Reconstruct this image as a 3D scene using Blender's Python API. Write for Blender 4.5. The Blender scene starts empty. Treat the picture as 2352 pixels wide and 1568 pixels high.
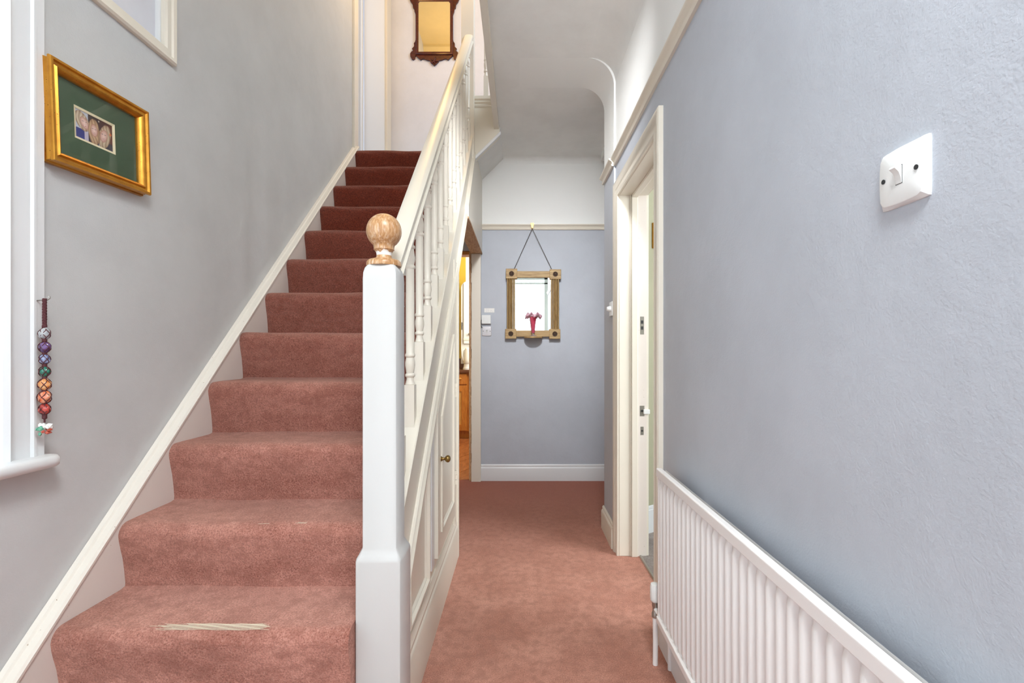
import bpy, bmesh, math, random
from mathutils import Vector, Matrix
random.seed(7)
S = bpy.context.scene
C = S.collection
PI = math.pi

# ------------------------------------------------------------------ camera, world, lights, exposure
CAMH = 1.15
cd = bpy.data.cameras.new('camera'); cam = bpy.data.objects.new('camera', cd); C.objects.link(cam)
cd.sensor_width = 36.0; cd.lens = 17.0; cd.clip_start = 0.02
cd.shift_x = -16/2352; cd.shift_y = 22/2352
cam.location = (0, 0, CAMH); cam.rotation_euler = (PI/2, 0, 0)
S.camera = cam

w = bpy.data.worlds.new('sky'); S.world = w; w.use_nodes = True
w.node_tree.nodes['Background'].inputs[0].default_value = (0.75, 0.85, 1.0, 1)
w.node_tree.nodes['Background'].inputs[1].default_value = 0.6

def lamp(name, kind, loc, energy, color, size=0.2, size_y=None, rot=(0, 0, 0)):
    l = bpy.data.lights.new(name, kind); l.energy = energy; l.color = color
    if kind == 'AREA':
        l.size = size
        if size_y: l.shape = 'RECTANGLE'; l.size_y = size_y
    else: l.shadow_soft_size = size
    o = bpy.data.objects.new(name, l); C.objects.link(o); o.location = loc; o.rotation_euler = rot
    return o
def aim(loc, to): return (Vector(to)-Vector(loc)).to_track_quat('-Z', 'Y').to_euler()
PANE_FRONT = 1.6      # strength of the daylit frosted panes in an added unseen porch, for even light
PANE_SIDE = 1.0       # daylit window on the stair wall
lamp('landing_lamp', 'POINT', (-0.74, 3.42, 4.30), 15, (1.0, 0.58, 0.18), 0.12)
lamp('landing_daylight', 'AREA', (0.9, 2.9, 4.4), 21, (0.72, 0.87, 1.0), 1.0, 1.0, aim((0.9, 2.9, 4.4), (-0.3, 4.64, 3.3)))
lamp('entrance_fill', 'AREA', (0.15, -0.25, 2.83), 37, (0.95, 0.98, 1.0), 0.6, 0.8)  # added overhead fill, out of view, to brighten the side walls
hl_ = lamp('back_hall_fill', 'AREA', (0.14, 1.6, 2.80), 6.5, (0.98, 0.98, 1.0), 0.30, None, aim((0.10, 1.6, 2.80), (0.25, 4.3, 1.5)))  # added unseen fill aimed down the hall to lift the back wall
hl_.data.spread = math.radians(62)
lamp('kitchen_daylight', 'AREA', (0.2, 5.6, 2.0), 40, (1.0, 0.93, 0.80), 1.2, 1.4, (0, PI/2, 0))
lamp('front_room_daylight', 'AREA', (2.6, 1.2, 1.7), 60, (0.95, 0.98, 1.0), 1.6, 1.6, (0, PI/2, 0))
lamp('bedroom_daylight', 'AREA', (-2.9, 4.1, 3.9), 18, (1.0, 0.98, 0.96), 1.0, 1.2, (0, -PI/2, 0))
S.view_settings.view_transform = 'Standard'
S.view_settings.look = 'None'
S.view_settings.exposure = 0.70
S.view_settings.gamma = 1.0
S.view_settings.use_curve_mapping = False
S.cycles.max_bounces = 16
S.cycles.diffuse_bounces = 8

# ------------------------------------------------------------------ materials
def srgb(r, g, b):
    f = lambda c: (c/255/12.92) if c/255 <= 0.04045 else ((c/255+0.055)/1.055)**2.4
    return (f(r), f(g), f(b), 1)
def newmat(name):
    m = bpy.data.materials.new(name); m.use_nodes = True
    nt = m.node_tree
    return m, nt, nt.nodes['Principled BSDF']
def N(nt, t, **kw):
    n = nt.nodes.new(t)
    for k, v in kw.items():
        if k.startswith('i_'):
            n.inputs[k[2:].replace('_', ' ')].default_value = v
        else: setattr(n, k, v)
    return n
def noise(nt, co, scale, detail=3, rough=0.55):
    n = N(nt, 'ShaderNodeTexNoise'); n.inputs['Scale'].default_value = scale
    n.inputs['Detail'].default_value = detail; n.inputs['Roughness'].default_value = rough
    nt.links.new(co, n.inputs['Vector']); return n.outputs['Fac']
def ramp(nt, fac, stops):
    r = N(nt, 'ShaderNodeValToRGB'); e = r.color_ramp.elements
    while len(e) < len(stops): e.new(0.5)
    for el, (p, c) in zip(e, stops): el.position = p; el.color = c
    nt.links.new(fac, r.inputs[0]); return r.outputs[0]
def mixc(nt, fac, a, b, mode='MIX'):
    m = N(nt, 'ShaderNodeMix', data_type='RGBA', blend_type=mode)
    for sock, v in ((m.inputs[0], fac), (m.inputs[6], a), (m.inputs[7], b)):
        if hasattr(v, 'links') or isinstance(v, bpy.types.NodeSocket): nt.links.new(v, sock)
        else: sock.default_value = v
    return m.outputs[2]
def bump(nt, bs, h, strength, dist=0.002):
    b = N(nt, 'ShaderNodeBump'); b.inputs['Strength'].default_value = strength; b.inputs['Distance'].default_value = dist
    nt.links.new(h, b.inputs['Height']); nt.links.new(b.outputs[0], bs.inputs['Normal'])
def geo(nt): return N(nt, 'ShaderNodeNewGeometry').outputs['Position']
def objc(nt): return N(nt, 'ShaderNodeTexCoord').outputs['Object']
def sx(nt, v, s):
    m = N(nt, 'ShaderNodeVectorMath', operation='MULTIPLY'); m.inputs[1].default_value = s
    nt.links.new(v, m.inputs[0]); return m.outputs[0]

def plain(name, col, rough=0.5, metal=0.0, bscale=0, bstr=0.1, var=0.0):
    m, nt, bs = newmat(name)
    bs.inputs['Roughness'].default_value = rough; bs.inputs['Metallic'].default_value = metal
    bs.inputs['Base Color'].default_value = col
    co = geo(nt)
    if var:
        d = tuple(c*(1-var) for c in col[:3])+(1,)
        nt.links.new(mixc(nt, noise(nt, co, 6, 4), d, col), bs.inputs['Base Color'])
    if bscale: bump(nt, bs, noise(nt, co, bscale, 2), bstr)
    return m
def wall_paint(name, low, high=None, rail=2.25, bstr=0.22):
    m, nt, bs = newmat(name); co = geo(nt)
    scuff = noise(nt, co, 3.2, 5, 0.65)
    c = mixc(nt, ramp(nt, scuff, [(0.30, (0, 0, 0, 1)), (0.6, (1, 1, 1, 1))]), tuple(x*0.92 for x in low[:3])+(1,), low)
    fine = noise(nt, sx(nt, co, (9, 9, 3)), 5, 6, 0.7)
    c = mixc(nt, ramp(nt, fine, [(0.68, (0, 0, 0, 1)), (0.78, (0.22, 0.22, 0.22, 1))]), c, tuple(x*0.72 for x in low[:3])+(1,))
    if high:
        sep = N(nt, 'ShaderNodeSeparateXYZ'); nt.links.new(co, sep.inputs[0])
        gt = N(nt, 'ShaderNodeMath', operation='GREATER_THAN'); gt.inputs[1].default_value = rail
        nt.links.new(sep.outputs[2], gt.inputs[0])
        c = mixc(nt, gt.outputs[0], c, high)
    nt.links.new(c, bs.inputs['Base Color'])
    bs.inputs['Roughness'].default_value = 0.62
    a = N(nt, 'ShaderNodeMath', operation='ADD')
    nt.links.new(noise(nt, co, 240, 2), a.inputs[0])
    m2 = N(nt, 'ShaderNodeMath', operation='MULTIPLY'); m2.inputs[1].default_value = 2.5
    nt.links.new(noise(nt, co, 22, 4), m2.inputs[0]); nt.links.new(m2.outputs[0], a.inputs[1])
    bump(nt, bs, a.outputs[0], bstr, 0.0025)
    return m
def wood(name, light, dark, rough=0.45, axis=(1, 1, 12), scale=14, bstr=0.08):
    m, nt, bs = newmat(name); co = objc(nt)
    n = noise(nt, sx(nt, co, axis), scale, 6, 0.65)
    nt.links.new(ramp(nt, n, [(0.32, dark), (0.68, light)]), bs.inputs['Base Color'])
    bs.inputs['Roughness'].default_value = rough
    bump(nt, bs, n, bstr)
    return m
def carpet(name, light, mid, dark, speck=230, far_col=None, ya=0, yb=1, low=0.66):
    """cut pile: fresh = deeper colour blended in with distance along y"""
    m, nt, bs = newmat(name); co = geo(nt)
    f1 = noise(nt, co, speck, 2, 0.6)
    big = noise(nt, sx(nt, co, (1.0, 1.0, 2.6)), 4.2, 4, 0.55)
    c = ramp(nt, f1, [(0.30, dark), (0.50, mid), (0.72, light)])
    bigm = ramp(nt, big, [(0.36, (0, 0, 0, 1)), (0.64, (1, 1, 1, 1))])
    c = mixc(nt, 0.40, c, mixc(nt, bigm, tuple(x*low for x in mid[:3])+(1,), light))
    mot = noise(nt, sx(nt, co, (1, 1, 1.4)), 26, 4, 0.6)
    c = mixc(nt, ramp(nt, mot, [(0.36, (0.55, 0.55, 0.55, 1)), (0.56, (0, 0, 0, 1))]), c, tuple(x*0.6 for x in mid[:3])+(1,))
    if far_col:  # pile colour deepens with distance along y
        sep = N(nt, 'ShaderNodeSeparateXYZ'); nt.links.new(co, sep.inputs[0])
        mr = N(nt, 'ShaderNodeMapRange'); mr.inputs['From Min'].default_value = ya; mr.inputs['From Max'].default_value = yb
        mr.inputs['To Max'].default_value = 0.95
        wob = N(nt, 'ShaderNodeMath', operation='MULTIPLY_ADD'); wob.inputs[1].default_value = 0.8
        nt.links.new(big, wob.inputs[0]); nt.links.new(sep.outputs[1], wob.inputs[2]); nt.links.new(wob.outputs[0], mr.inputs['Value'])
        cf = ramp(nt, f1, [(0.30, tuple(x*0.45 for x in far_col[:3])+(1,)), (0.5, far_col), (0.72, tuple(min(1, x*2.0) for x in far_col[:3])+(1,))])
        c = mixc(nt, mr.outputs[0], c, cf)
    nt.links.new(c, bs.inputs['Base Color'])
    bs.inputs['Roughness'].default_value = 0.95
    bs.inputs['Specular IOR Level'].default_value = 0.1
    bs.inputs['Sheen Weight'].default_value = 0.35
    bs.inputs['Sheen Roughness'].default_value = 0.45
    bs.inputs['Sheen Tint'].default_value = (0.95, 0.72, 0.62, 1)
    a = N(nt, 'ShaderNodeMath', operation='ADD')
    nt.links.new(noise(nt, co, 420, 2, 0.7), a.inputs[0]); nt.links.new(f1, a.inputs[1])
    bump(nt, bs, a.outputs[0], 0.9, 0.004)
    return m
def emit(name, col, strength, pattern=False):
    m, nt, bs = newmat(name)
    bs.inputs['Base Color'].default_value = (0.8, 0.85, 0.85, 1); bs.inputs['Roughness'].default_value = 0.35
    bs.inputs['Emission Color'].default_value = col; bs.inputs['Emission Strength'].default_value = strength
    if pattern:
        co = geo(nt)
        wv = N(nt, 'ShaderNodeTexNoise'); wv.inputs['Scale'].default_value = 14; wv.inputs['Detail'].default_value = 2
        wv.inputs['Distortion'].default_value = 1.6
        nt.links.new(co, wv.inputs['Vector'])
        r = ramp(nt, wv.outputs['Fac'], [(0.475, (1, 1, 1, 1)), (0.50, (0.06, 0.06, 0.06, 1)), (0.525, (1, 1, 1, 1))])
        nt.links.new(mixc(nt, 1.0, r, col, 'MULTIPLY'), bs.inputs['Emission Color'])
    return m

GREY = srgb(184, 190, 199); WHITE = srgb(236, 238, 236)
M = {}
M['wall'] = wall_paint('lilac_grey_wall_paint', GREY, WHITE)
M['wall_stair'] = wall_paint('lilac_grey_stairwell_paint', srgb(198, 200, 200))
M['wall_up'] = wall_paint('pale_landing_paint', srgb(216, 217, 224), bstr=0.1)
M['ceiling'] = wall_paint('white_ceiling_paint', WHITE, bstr=0.12)
M['cream_ceiling'] = wall_paint('cream_ceiling_paint', srgb(222, 210, 166), bstr=0.05)
M['gloss'] = plain('cream_gloss_woodwork', srgb(226, 220, 206), 0.34, 0, 18, 0.06, 0.03)
M['gloss_white'] = plain('white_gloss_woodwork', srgb(220, 222, 223), 0.34, 0, 18, 0.05, 0.02)
M['newel'] = plain('newel_gloss_paint', srgb(198, 198, 196), 0.36, 0, 18, 0.06, 0.02)
M['string'] = plain('off_white_string_paint', srgb(222, 214, 206), 0.4, 0, 20, 0.1, 0.05)
def chipped(name, col, chip):
    m, nt, bs = newmat(name); co = geo(nt)
    k = ramp(nt, noise(nt, co, 75, 3, 0.6), [(0.715, (0, 0, 0, 1)), (0.735, (1, 1, 1, 1))])
    nt.links.new(mixc(nt, k, col, chip), bs.inputs['Base Color']); bs.inputs['Roughness'].default_value = 0.38
    bump(nt, bs, noise(nt, co, 20, 3), 0.12); return m
M['string'] = chipped('chipped_string_paint', srgb(222, 214, 206), srgb(176, 156, 134))
M['string_cap'] = chipped('chipped_string_cap_paint', srgb(232, 228, 218), srgb(168, 150, 128))
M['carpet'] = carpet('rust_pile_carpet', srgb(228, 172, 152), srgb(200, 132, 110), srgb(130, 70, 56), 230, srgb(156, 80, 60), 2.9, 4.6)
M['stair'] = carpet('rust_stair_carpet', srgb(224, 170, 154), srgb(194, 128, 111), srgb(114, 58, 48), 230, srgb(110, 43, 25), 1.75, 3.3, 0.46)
M['carpet_grey'] = carpet('grey_pile_carpet', srgb(176, 170, 166), srgb(140, 134, 130), srgb(90, 84, 80))
M['threads'] = plain('pale_backing_threads', srgb(226, 214, 190), 0.9)
M['ball'] = None
M['green'] = wall_paint('sage_green_paint', srgb(166, 164, 138), bstr=0.1)
M['yellow'] = wall_paint('mustard_kitchen_paint', srgb(206, 176, 62), bstr=0.06)
M['plastic'] = plain('white_switch_plastic', srgb(232, 235, 234), 0.28)
M['plastic_grey'] = plain('pale_grey_plastic', srgb(214, 214, 218), 0.35)
M['dark'] = plain('dark_slot', srgb(40, 42, 44), 0.6)
M['rad'] = plain('white_radiator_enamel', srgb(236, 235, 234), 0.35, 0, 40, 0.03)
M['steel'] = plain('worn_nickel', srgb(176, 172, 166), 0.35, 0.9)
M['brass'] = plain('aged_brass', srgb(150, 124, 74), 0.35, 0.95)
M['mirror'] = plain('silvered_mirror', (0.93, 0.94, 0.93, 1), 0.01, 1.0)
M['warm_mirror'] = plain('old_silvered_mirror', (0.80, 0.79, 0.72, 1), 0.02, 1.0)
M['mahogany'] = wood('dark_mahogany', srgb(96, 32, 20), srgb(46, 13, 9), 0.3, (3, 3, 9), 12)
M['pine'] = wood('limed_brown_pine', srgb(196, 168, 118), srgb(146, 114, 70), 0.55, (1, 3, 14), 9, 0.2)
M['pine_v'] = wood('limed_brown_pine_upright', srgb(192, 164, 114), srgb(142, 112, 70), 0.55, (10, 10, 1), 9, 0.2)
M['rosette'] = plain('dark_carved_rosette', srgb(70, 50, 36), 0.6, 0, 120, 0.6)
M['bare_wood'] = wood('bare_brown_timber', srgb(200, 164, 124), srgb(156, 118, 84), 0.6, (14, 2, 6), 7, 0.2)
M['honey'] = wood('honey_pine_unit', srgb(206, 138, 58), srgb(168, 98, 34), 0.4, (10, 10, 1.5), 6)
M['honey_panel'] = wood('pale_birch_panel', srgb(216, 170, 96), srgb(192, 138, 66), 0.4, (6, 6, 1.5), 5)
M['plank'] = wood('oak_floorboard', srgb(176, 112, 66), srgb(128, 72, 38), 0.35, (8, 1, 8), 6)
M['granite'] = plain('brown_speckled_worktop', srgb(112, 70, 44), 0.3, 0, 90, 0.1, 0.6)
M['cord'] = plain('maroon_cord', srgb(82, 40, 44), 0.85, 0, 400, 0.5)
M['wire'] = plain('dark_picture_wire', srgb(78, 70, 62), 0.5, 0.4)
M['mount'] = plain('dark_green_mount_card', srgb(66, 88, 64), 0.85)
M['mount_bevel'] = plain('cream_bevelled_card_edge', srgb(230, 218, 184), 0.8)
M['black'] = plain('black_frame_paint', srgb(36, 26, 18), 0.5)
M['orange'] = plain('ochre_print', srgb(190, 120, 40), 0.7, 0, 0, 0, 0.4)
M['paper'] = plain('white_paper', srgb(238, 238, 234), 0.8)
M['pane'] = emit('frosted_daylit_glass', (0.80, 0.93, 1.0, 1), PANE_FRONT, True)
M['pane_side'] = emit('daylit_side_window_glass', (0.80, 0.92, 1.0, 1), PANE_SIDE)
M['sage'] = plain('pale_sage_frame_paint', srgb(196, 206, 194), 0.45)

def gold():
    m, nt, bs = newmat('speckled_gold_leaf'); co = geo(nt)
    sp = N(nt, 'ShaderNodeTexVoronoi'); sp.inputs['Scale'].default_value = 150
    nt.links.new(co, sp.inputs['Vector'])
    k = ramp(nt, sp.outputs['Distance'], [(0.10, (1, 1, 1, 1)), (0.17, (0, 0, 0, 1))])
    th = ramp(nt, noise(nt, co, 90, 2), [(0.5, (0, 0, 0, 1)), (0.55, (1, 1, 1, 1))])
    sp2 = mixc(nt, 1.0, k, th, 'MULTIPLY')
    base = mixc(nt, noise(nt, co, 30, 4), srgb(170, 104, 30), srgb(226, 168, 66))
    nt.links.new(mixc(nt, sp2, base, srgb(44, 24, 10)), bs.inputs['Base Color'])
    bs.inputs['Metallic'].default_value = 0.75; bs.inputs['Roughness'].default_value = 0.34
    return m
M['gold'] = gold()
def ballmat():
    m, nt, bs = newmat('limed_oak_with_paint_remnants'); co = objc(nt)
    g = noise(nt, sx(nt, co, (30, 30, 3)), 6, 6, 0.7)
    c = ramp(nt, g, [(0.3, srgb(150, 104, 62)), (0.5, srgb(184, 138, 92)), (0.72, srgb(214, 186, 150))])
    sep = N(nt, 'ShaderNodeSeparateXYZ'); nt.links.new(co, sep.inputs[0])
    mr = N(nt, 'ShaderNodeMapRange'); mr.inputs['From Min'].default_value = 0.052; mr.inputs['From Max'].default_value = 0.036
    mr.inputs['To Min'].default_value = -0.25; mr.inputs['To Max'].default_value = 0.16
    nt.links.new(sep.outputs[2], mr.inputs['Value'])
    low = N(nt, 'ShaderNodeMath', operation='GREATER_THAN'); low.inputs[1].default_value = 0.030
    nt.links.new(sep.outputs[2], low.inputs[0])
    ad = N(nt, 'ShaderNodeMath', operation='ADD')
    nt.links.new(mr.outputs[0], ad.inputs[0]); nt.links.new(noise(nt, sx(nt, co, (1, 1, 0.5)), 55, 4), ad.inputs[1])
    mk = ramp(nt, ad.outputs[0], [(0.53, (0, 0, 0, 1)), (0.57, (1, 1, 1, 1))])
    mm = mixc(nt, 1.0, mk, low.outputs[0], 'MULTIPLY')
    haze = ramp(nt, noise(nt, sx(nt, co, (60, 60, 14)), 3, 4), [(0.52, (0, 0, 0, 1)), (0.72, (0.5, 0.5, 0.5, 1))])
    c = mixc(nt, haze, c, srgb(226, 214, 200))
    nt.links.new(mixc(nt, mm, c, srgb(234, 232, 228)), bs.inputs['Base Color'])
    bs.inputs['Roughness'].default_value = 0.32
    bump(nt, bs, g, 0.05)
    return m
M['ball'] = ballmat()
def clearpane():
    m = bpy.data.materials.new('clear_picture_glass'); m.use_nodes = True; nt = m.node_tree
    nt.nodes.clear()
    out = N(nt, 'ShaderNodeOutputMaterial'); mx = N(nt, 'ShaderNodeMixShader')
    lw = N(nt, 'ShaderNodeLayerWeight'); lw.inputs[0].default_value = 0.5
    pw = N(nt, 'ShaderNodeMath', operation='POWER'); pw.inputs[1].default_value = 4.0; nt.links.new(lw.outputs['Facing'], pw.inputs[0])
    fr = N(nt, 'ShaderNodeMath', operation='MULTIPLY_ADD'); fr.inputs[1].default_value = 0.95; fr.inputs[2].default_value = 0.025; nt.links.new(pw.outputs[0], fr.inputs[0])
    tr = N(nt, 'ShaderNodeBsdfTransparent'); gl = N(nt, 'ShaderNodeBsdfGlossy'); gl.inputs['Roughness'].default_value = 0.02
    nt.links.new(fr.outputs[0], mx.inputs[0]); nt.links.new(tr.outputs[0], mx.inputs[1]); nt.links.new(gl.outputs[0], mx.inputs[2])
    nt.links.new(mx.outputs[0], out.inputs[0]); return m
M['glass'] = clearpane()
def tinted(name, col, rough=0.03, trans=1.0):
    m, nt, bs = newmat(name)
    bs.inputs['Base Color'].default_value = col; bs.inputs['Roughness'].default_value = rough
    bs.inputs['Transmission Weight'].default_value = trans; bs.inputs['IOR'].default_value = 1.46
    return m
M['ruby'] = tinted('ruby_glass', (0.90, 0.16, 0.28, 1), 0.08, 0.6)
M['pink'] = tinted('pale_pink_glass', (0.96, 0.66, 0.76, 1), 0.08, 0.5)
M['clear'] = tinted('clear_glass', (0.62, 0.54, 0.50, 1), 0.05, 0.6)
def stone(name, a, b, trans=0.0):
    m, nt, bs = newmat(name); co = geo(nt)
    nt.links.new(mixc(nt, ramp(nt, noise(nt, co, 110, 4), [(0.38, (0, 0, 0, 1)), (0.62, (1, 1, 1, 1))]), a, b), bs.inputs['Base Color'])
    bs.inputs['Roughness'].default_value = 0.15; bs.inputs['Transmission Weight'].default_value = trans
    bs.inputs['Coat Weight'].default_value = 0.5
    return m

# ------------------------------------------------------------------ mesh helpers
def origin(o):
    v = Vector((0, 0, 0))
    while o: v += o.location; o = o.parent
    return v
def obj(name, bm, mat, parent=None, smooth=None, bevel=0.0, local=False, segs=2, kind=None):
    if parent and not local:
        bmesh.ops.translate(bm, verts=bm.verts, vec=-origin(parent))
    bmesh.ops.recalc_face_normals(bm, faces=bm.faces)
    me = bpy.data.meshes.new(name); bm.to_mesh(me); bm.free()
    if isinstance(mat, (list, tuple)):
        for x in mat: me.materials.append(x)
    else: me.materials.append(mat)
    if smooth is not None:
        me.polygons.foreach_set('use_smooth', [True]*len(me.polygons))
        me.set_sharp_from_angle(angle=math.radians(smooth))
    o = bpy.data.objects.new(name, me); C.objects.link(o)
    if parent: o.parent = parent
    if bevel:
        md = o.modifiers.new('bevel', 'BEVEL'); md.width = bevel; md.segments = segs; md.limit_method = 'ANGLE'
        md.angle_limit = math.radians(40)
    if kind: o['kind'] = kind
    return o
def struct(name, bm, mat, parent=None, **kw):
    o = obj(name, bm, mat, parent, **kw)
    if not parent: o['kind'] = 'structure'
    return o
def struct_empty(name, loc):
    o = bpy.data.objects.new(name, None); C.objects.link(o); o.location = loc; o['kind'] = 'structure'; o.empty_display_size = .1
    return o
def tag(o, label, cat, group=None):
    o['label'] = label; o['category'] = cat
    if group: o['group'] = group
    return o
def thing(name, loc, label, cat, group=None, rot=(0, 0, 0)):
    o = bpy.data.objects.new(name, None); C.objects.link(o); o.location = loc; o.rotation_euler = rot; o.empty_display_size = .1
    return tag(o, label, cat, group)
def box(bm, x0, x1, y0, y1, z0, z1, mi=0):
    v = [bm.verts.new(p) for p in ((x0,y0,z0),(x1,y0,z0),(x1,y1,z0),(x0,y1,z0),(x0,y0,z1),(x1,y0,z1),(x1,y1,z1),(x0,y1,z1))]
    fs = [bm.faces.new([v[i] for i in f]) for f in ((3,2,1,0),(4,5,6,7),(0,1,5,4),(1,2,6,5),(2,3,7,6),(3,0,4,7))]
    for f in fs: f.material_index = mi
    return v
def bx(*a):
    bm = bmesh.new(); box(bm, *a); return bm
def prism(bm, pts, axis, a0, a1):
    """closed polygon pts (u,v) extruded along axis: X->(y,z), Y->(x,z), Z->(x,y)"""
    f = {'X': lambda u, v, a: (a, u, v), 'Y': lambda u, v, a: (u, a, v), 'Z': lambda u, v, a: (u, v, a)}[axis]
    A = [bm.verts.new(f(u, v, a0)) for u, v in pts]; B = [bm.verts.new(f(u, v, a1)) for u, v in pts]
    n = len(pts)
    bm.faces.new(A[::-1]); bm.faces.new(B)
    for i in range(n): bm.faces.new((A[i], A[(i+1) % n], B[(i+1) % n], B[i]))
def pr(pts, axis, a0, a1):
    bm = bmesh.new(); prism(bm, pts, axis, a0, a1); return bm
def lathe(bm, prof, seg=24, cx=0, cy=0, cz=0, axis='Z', rf=None, cap=True):
    """prof list of (radius, height)"""
    rings = []
    for r, h in prof:
        ring = []
        for i in range(seg):
            a = 2*PI*i/seg; rr = r*(rf(a, h) if rf else 1)
            u, v = rr*math.cos(a), rr*math.sin(a)
            p = {'Z': (cx+u, cy+v, cz+h), 'X': (cx+h, cy+u, cz+v), 'Y': (cx+u, cy+h, cz+v)}[axis]
            ring.append(bm.verts.new(p))
        rings.append(ring)
    for a, b in zip(rings, rings[1:]):
        for i in range(seg): bm.faces.new((a[i], a[(i+1) % seg], b[(i+1) % seg], b[i]))
    if cap: bm.faces.new(rings[0][::-1]); bm.faces.new(rings[-1])
def lt(*a, **k):
    bm = bmesh.new(); lathe(bm, *a, **k); return bm
def tube(bm, pts, r, seg=8, closed=False):
    pts = [Vector(p) for p in pts]; n = len(pts); rings = []
    prev = None
    for i, p in enumerate(pts):
        t = (pts[(i+1) % n if closed else min(i+1, n-1)] - pts[(i-1) % n if closed else max(i-1, 0)])
        t.normalize()
        if prev is None:
            u = t.cross(Vector((0.31, 0.2, 0.93)))
            if u.length < .05: u = t.cross(Vector((1, 0, 0)))
        else: u = prev - t*prev.dot(t)
        u.normalize(); prev = u; vv = t.cross(u)
        rr = r[i] if isinstance(r, (list, tuple)) else r
        rings.append([bm.verts.new(p + rr*(math.cos(2*PI*k/seg)*u + math.sin(2*PI*k/seg)*vv)) for k in range(seg)])
    m = n if closed else n-1
    for i in range(m):
        a, b = rings[i], rings[(i+1) % n]
        for k in range(seg): bm.faces.new((a[k], a[(k+1) % seg], b[(k+1) % seg], b[k]))
    if not closed: bm.faces.new(rings[0][::-1]); bm.faces.new(rings[-1])
def sweep(bm, prof, path, closed=False):
    """prof: list of (x,y,z)->position functions is overkill: path is a list of functions (a,b)->point; ring per path entry"""
    rings = [[bm.verts.new(f(a, b)) for a, b in prof] for f in path]
    n = len(prof); m = len(path) if closed else len(path)-1
    for i in range(m):
        A, B = rings[i], rings[(i+1) % len(path)]
        for k in range(n): bm.faces.new((A[k], A[(k+1) % n], B[(k+1) % n], B[k]))
    if not closed: bm.faces.new(rings[0][::-1]); bm.faces.new(rings[-1])
def holed(bm, axis, p, t, u0, u1, v0, v1, holes):
    """slab with rectangular holes; axis normal X: (u,v)=(y,z); normal Y: (u,v)=(x,z); normal Z: (x,y). occupies p..p+t"""
    us = sorted({u0, u1, *[min(max(h[i], u0), u1) for h in holes for i in (0, 1)]})
    vs = sorted({v0, v1, *[min(max(h[i], v0), v1) for h in holes for i in (2, 3)]})
    f = {'X': lambda u, v, a: (a, u, v), 'Y': lambda u, v, a: (u, a, v), 'Z': lambda u, v, a: (u, v, a)}[axis]
    def solid(i, j):
        if i < 0 or j < 0 or i >= len(us)-1 or j >= len(vs)-1: return False
        cu, cv = (us[i]+us[i+1])/2, (vs[j]+vs[j+1])/2
        return not any(h[0] < cu < h[1] and h[2] < cv < h[3] for h in holes)
    cache = {}
    def V(u, v, a):
        k = (u, v, a)
        if k not in cache: cache[k] = bm.verts.new(f(u, v, a))
        return cache[k]
    for i in range(len(us)-1):
        for j in range(len(vs)-1):
            if not solid(i, j): continue
            a, b, c, d = us[i], us[i+1], vs[j], vs[j+1]
            for q in (p, p+t): bm.faces.new((V(a, c, q), V(b, c, q), V(b, d, q), V(a, d, q)))
            for (di, dj, e0, e1) in ((-1, 0, (a, c), (a, d)), (1, 0, (b, c), (b, d)), (0, -1, (a, c), (b, c)), (0, 1, (a, d), (b, d))):
                if not solid(i+di, j+dj):
                    bm.faces.new((V(*e0, p), V(*e1, p), V(*e1, p+t), V(*e0, p+t)))
def hl(*a):
    bm = bmesh.new(); holed(bm, *a); return bm
def rect_frame(bm, prof, axis, p, sgn, u0, u1, v0, v1):
    """mitred frame: prof closed list of (inset, height); height measured from p along sgn*axis"""
    f = {'X': lambda u, v, a: (a, u, v), 'Y': lambda u, v, a: (u, a, v)}[axis]
    rings = []
    for (cu, cv, su, sv) in ((u0, v0, 1, 1), (u1, v0, -1, 1), (u1, v1, -1, -1), (u0, v1, 1, -1)):
        rings.append([bm.verts.new(f(cu+su*d, cv+sv*d, p+sgn*h)) for d, h in prof])
    n = len(prof)
    for i in range(4):
        A, B = rings[i], rings[(i+1) % 4]
        for k in range(n): bm.faces.new((A[k], A[(k+1) % n], B[(k+1) % n], B[k]))

# ------------------------------------------------------------------ dimensions (metres)
WL, WR, BACK, FRONT, ADDED_PORCH = -1.235, 0.564, 4.30, -0.80, -2.40
CEIL = 2.86
SLOPE = 0.952
X_STR = -1.20                 # face of the wall string = left edge of the carpet
TOPZ = 5.10
rail_top = lambda y: 1.606+SLOPE*(y-1.603)
str_top = lambda y: 1.174+SLOPE*(y-1.943)
GO, RI = 0.2095, 0.1995
nose_y = lambda k: 1.2345+GO*(k-2)
tread_z = lambda k: 0.233+RI*(k-1)

# ------------------------------------------------------------------ setting: floors, walls, ceilings
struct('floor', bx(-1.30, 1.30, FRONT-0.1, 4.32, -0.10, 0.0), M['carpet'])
bm = bx(0.685, 3.2, FRONT-0.1, 3.20, -0.09, 0.003); box(bm, 1.42, 3.2, 3.20, 4.2, -0.09, 0.003)
struct('floor', bm, M['carpet_grey'])
# left wall with the window, the high window and the bedroom door opening
W1 = (0.12, 1.150, 0.88, 2.05)
W2 = (0.62, 1.684, 2.205, 3.30)
D3 = (3.66, 4.455, tread_z(13), 4.75)
struct('wall_left', hl('X', WL-0.16, 0.16, FRONT-0.1, 4.76, 0.0, TOPZ, [W1, W2, D3]), M['wall_stair'])
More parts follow.
